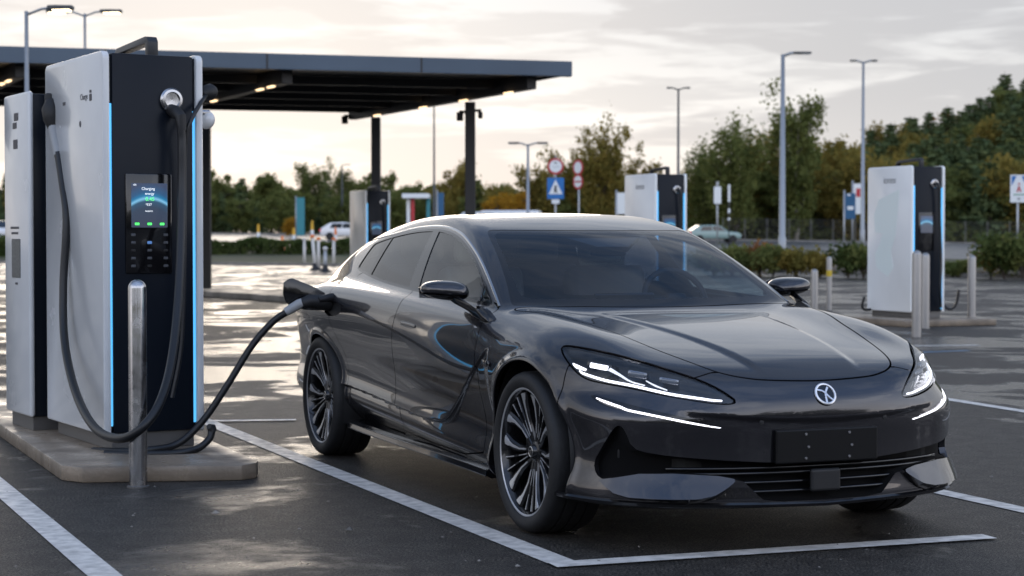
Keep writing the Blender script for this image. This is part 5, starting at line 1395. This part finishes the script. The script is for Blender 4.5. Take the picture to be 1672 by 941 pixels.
# ================================================================ light, sky, camera
def build_world():
    w=bpy.data.worlds.new('World'); SC.world=w; w.use_nodes=True; nt=w.node_tree; L=nt.links; N=lambda t:nt.nodes.new(t)
    bg=nt.nodes['Background']
    SUN_AZ,SUN_EL=-9.,6.
    sv=Vector((math.sin(R(SUN_AZ))*math.cos(R(SUN_EL)),math.cos(R(SUN_AZ))*math.cos(R(SUN_EL)),math.sin(R(SUN_EL))))
    sky=N('ShaderNodeTexSky'); sky.sky_type='NISHITA'; sky.sun_disc=False; sky.sun_elevation=R(SUN_EL); sky.sun_rotation=R(SUN_AZ); sky.air_density=1.; sky.dust_density=1.
    tc=N('ShaderNodeTexCoord'); V=tc.outputs['Generated']
    sp=N('ShaderNodeSeparateXYZ'); L.new(V,sp.inputs[0])
    def math_(op,a,b=None,c=None,clamp=False):
        n=N('ShaderNodeMath'); n.operation=op; n.use_clamp=clamp
        for i,x in enumerate((a,b,c)):
            if x is None: continue
            if isinstance(x,(int,float)): n.inputs[i].default_value=x
            else: L.new(x,n.inputs[i])
        return n.outputs[0]
    def rng(s,a,b,c,d,sm=True):
        r=N('ShaderNodeMapRange'); r.inputs[1].default_value=a; r.inputs[2].default_value=b; r.inputs[3].default_value=c; r.inputs[4].default_value=d
        if sm: r.interpolation_type='SMOOTHSTEP'
        L.new(s,r.inputs[0]); return r.outputs[0]
    def dot(v):
        n=N('ShaderNodeVectorMath'); n.operation='DOT_PRODUCT'; L.new(V,n.inputs[0]); n.inputs[1].default_value=v; return n.outputs['Value']
    def mixc(f,a,b,bt='MIX'):
        m=N('ShaderNodeMix'); m.data_type='RGBA'; m.blend_type=bt
        if isinstance(f,(int,float)): m.inputs[0].default_value=f
        else: L.new(f,m.inputs[0])
        for i,x in ((6,a),(7,b)):
            if isinstance(x,tuple): m.inputs[i].default_value=(*x,1)
            else: L.new(x,m.inputs[i])
        return m.outputs[2]
    z=sp.outputs[2]
    # overcast veil: cream at the horizon, white above it, slate towards the zenith
    cr=N('ShaderNodeValToRGB'); e=cr.color_ramp.elements; L.new(rng(z,0,1,0,1,False),cr.inputs[0])
    e[0].position=0; e[0].color=(.66,.60,.56,1); e[1].position=1; e[1].color=(.11,.17,.29,1)
    for p,c in ((.025,(.70,.66,.63)),(.06,(.745,.735,.725)),(.10,(.64,.645,.655)),(.16,(.57,.59,.63)),(.30,(.46,.50,.57)),(.45,(.27,.325,.43)),(.62,(.085,.145,.27))):
        x=e.new(p); x.color=(*c,1)
    veil=cr.outputs[0]
    # cloud bands
    mp=N('ShaderNodeMapping'); mp.inputs['Scale'].default_value=(6.,6.,40.); L.new(V,mp.inputs['Vector'])
    n1=N('ShaderNodeTexNoise'); n1.inputs['Scale'].default_value=1.25; n1.inputs['Detail'].default_value=7; n1.inputs['Roughness'].default_value=.52; n1.inputs['Distortion'].default_value=.35; L.new(mp.outputs[0],n1.inputs['Vector'])
    mp2=N('ShaderNodeMapping'); mp2.inputs['Scale'].default_value=(2.2,2.2,5.); mp2.inputs['Location'].default_value=(3.1,.4,1.7); L.new(V,mp2.inputs['Vector'])
    n2=N('ShaderNodeTexNoise'); n2.inputs['Scale'].default_value=1.4; n2.inputs['Detail'].default_value=6; n2.inputs['Roughness'].default_value=.55; L.new(mp2.outputs[0],n2.inputs['Vector'])
    band=rng(n1.outputs['Fac'],.43,.55,0,1); big=rng(n2.outputs['Fac'],.46,.57,0,1)
    hgt=rng(z,.01,.08,.6,1)
    mp3=N('ShaderNodeMapping'); mp3.inputs['Scale'].default_value=(11.,11.,85.); mp3.inputs['Location'].default_value=(.7,2.3,.9); L.new(V,mp3.inputs['Vector'])
    n3=N('ShaderNodeTexNoise'); n3.inputs['Scale'].default_value=1.1; n3.inputs['Detail'].default_value=6; n3.inputs['Roughness'].default_value=.55; n3.inputs['Distortion'].default_value=.3; L.new(mp3.outputs[0],n3.inputs['Vector'])
    band=math_('MAXIMUM',band,math_('MULTIPLY',rng(n3.outputs['Fac'],.46,.60,0,1),.7))
    dk=math_('MULTIPLY',math_('MULTIPLY',band,hgt),rng(z,.13,.30,1.,.12))
    c=mixc(math_('MULTIPLY',dk,.75),veil,(.415,.42,.445))
    hi=rng(z,.10,.30,0,1)
    c=mixc(math_('MULTIPLY',math_('MULTIPLY',math_('MULTIPLY',big,hi),rng(z,.45,.70,1.,.2)),.55),c,(.66,.69,.74),'MIX')
    # brighter break on the sunset side, raised behind the camera as added fill light
    az=dot((math.sin(R(-14)),math.cos(R(-14)),0))
    side=rng(az,-.45,.60,3.0,1.)
    c=mixc(1.,c,mixc(rng(az,-.3,.9,0,1),(1.,.99,1.01),(1.,1.,1.)),'MULTIPLY')
    sc=N('ShaderNodeVectorMath'); sc.operation='SCALE'; L.new(c,sc.inputs[0]); L.new(side,sc.inputs['Scale'])
    gl=math_('POWER',math_('MAXIMUM',dot(tuple(sv)),0.),40.)
    glc=N('ShaderNodeVectorMath'); glc.operation='SCALE'; glc.inputs[0].default_value=(.95,.82,.66); L.new(math_('MULTIPLY',gl,.24),glc.inputs['Scale'])
    ad=N('ShaderNodeVectorMath'); ad.operation='ADD'; L.new(sc.outputs[0],ad.inputs[0]); L.new(glc.outputs[0],ad.inputs[1])
    up=N('ShaderNodeVectorMath'); up.operation='SCALE'; L.new(ad.outputs[0],up.inputs[0]); up.inputs['Scale'].default_value=10.   # the sky texture is that much brighter than paint
    fin=mixc(.975,sky.outputs[0],up.outputs[0])
    L.new(fin,bg.inputs[0]); bg.inputs[1].default_value=.10
    sl=bpy.data.lights.new('sun','SUN'); sl.energy=.5; sl.angle=R(24); sl.color=(1.,.86,.70)
    so=bpy.data.objects.new('sun',sl); COL.objects.link(so); so.rotation_euler=(-sv).to_track_quat('-Z','Y').to_euler()
build_world()
cam.dof.use_dof=True; cam.dof.focus_distance=8.9; cam.dof.aperture_fstop=3.8
vs=SC.view_settings; vs.view_transform='Standard'; vs.look='None'; vs.exposure=.36; vs.gamma=1.
SC.render.film_transparent=False
SC.cycles.use_denoising=True; SC.cycles.max_bounces=8; SC.cycles.transparent_max_bounces=16; SC.cycles.caustics_reflective=False; SC.cycles.caustics_refractive=False
SC.cycles.sample_clamp_indirect=4.
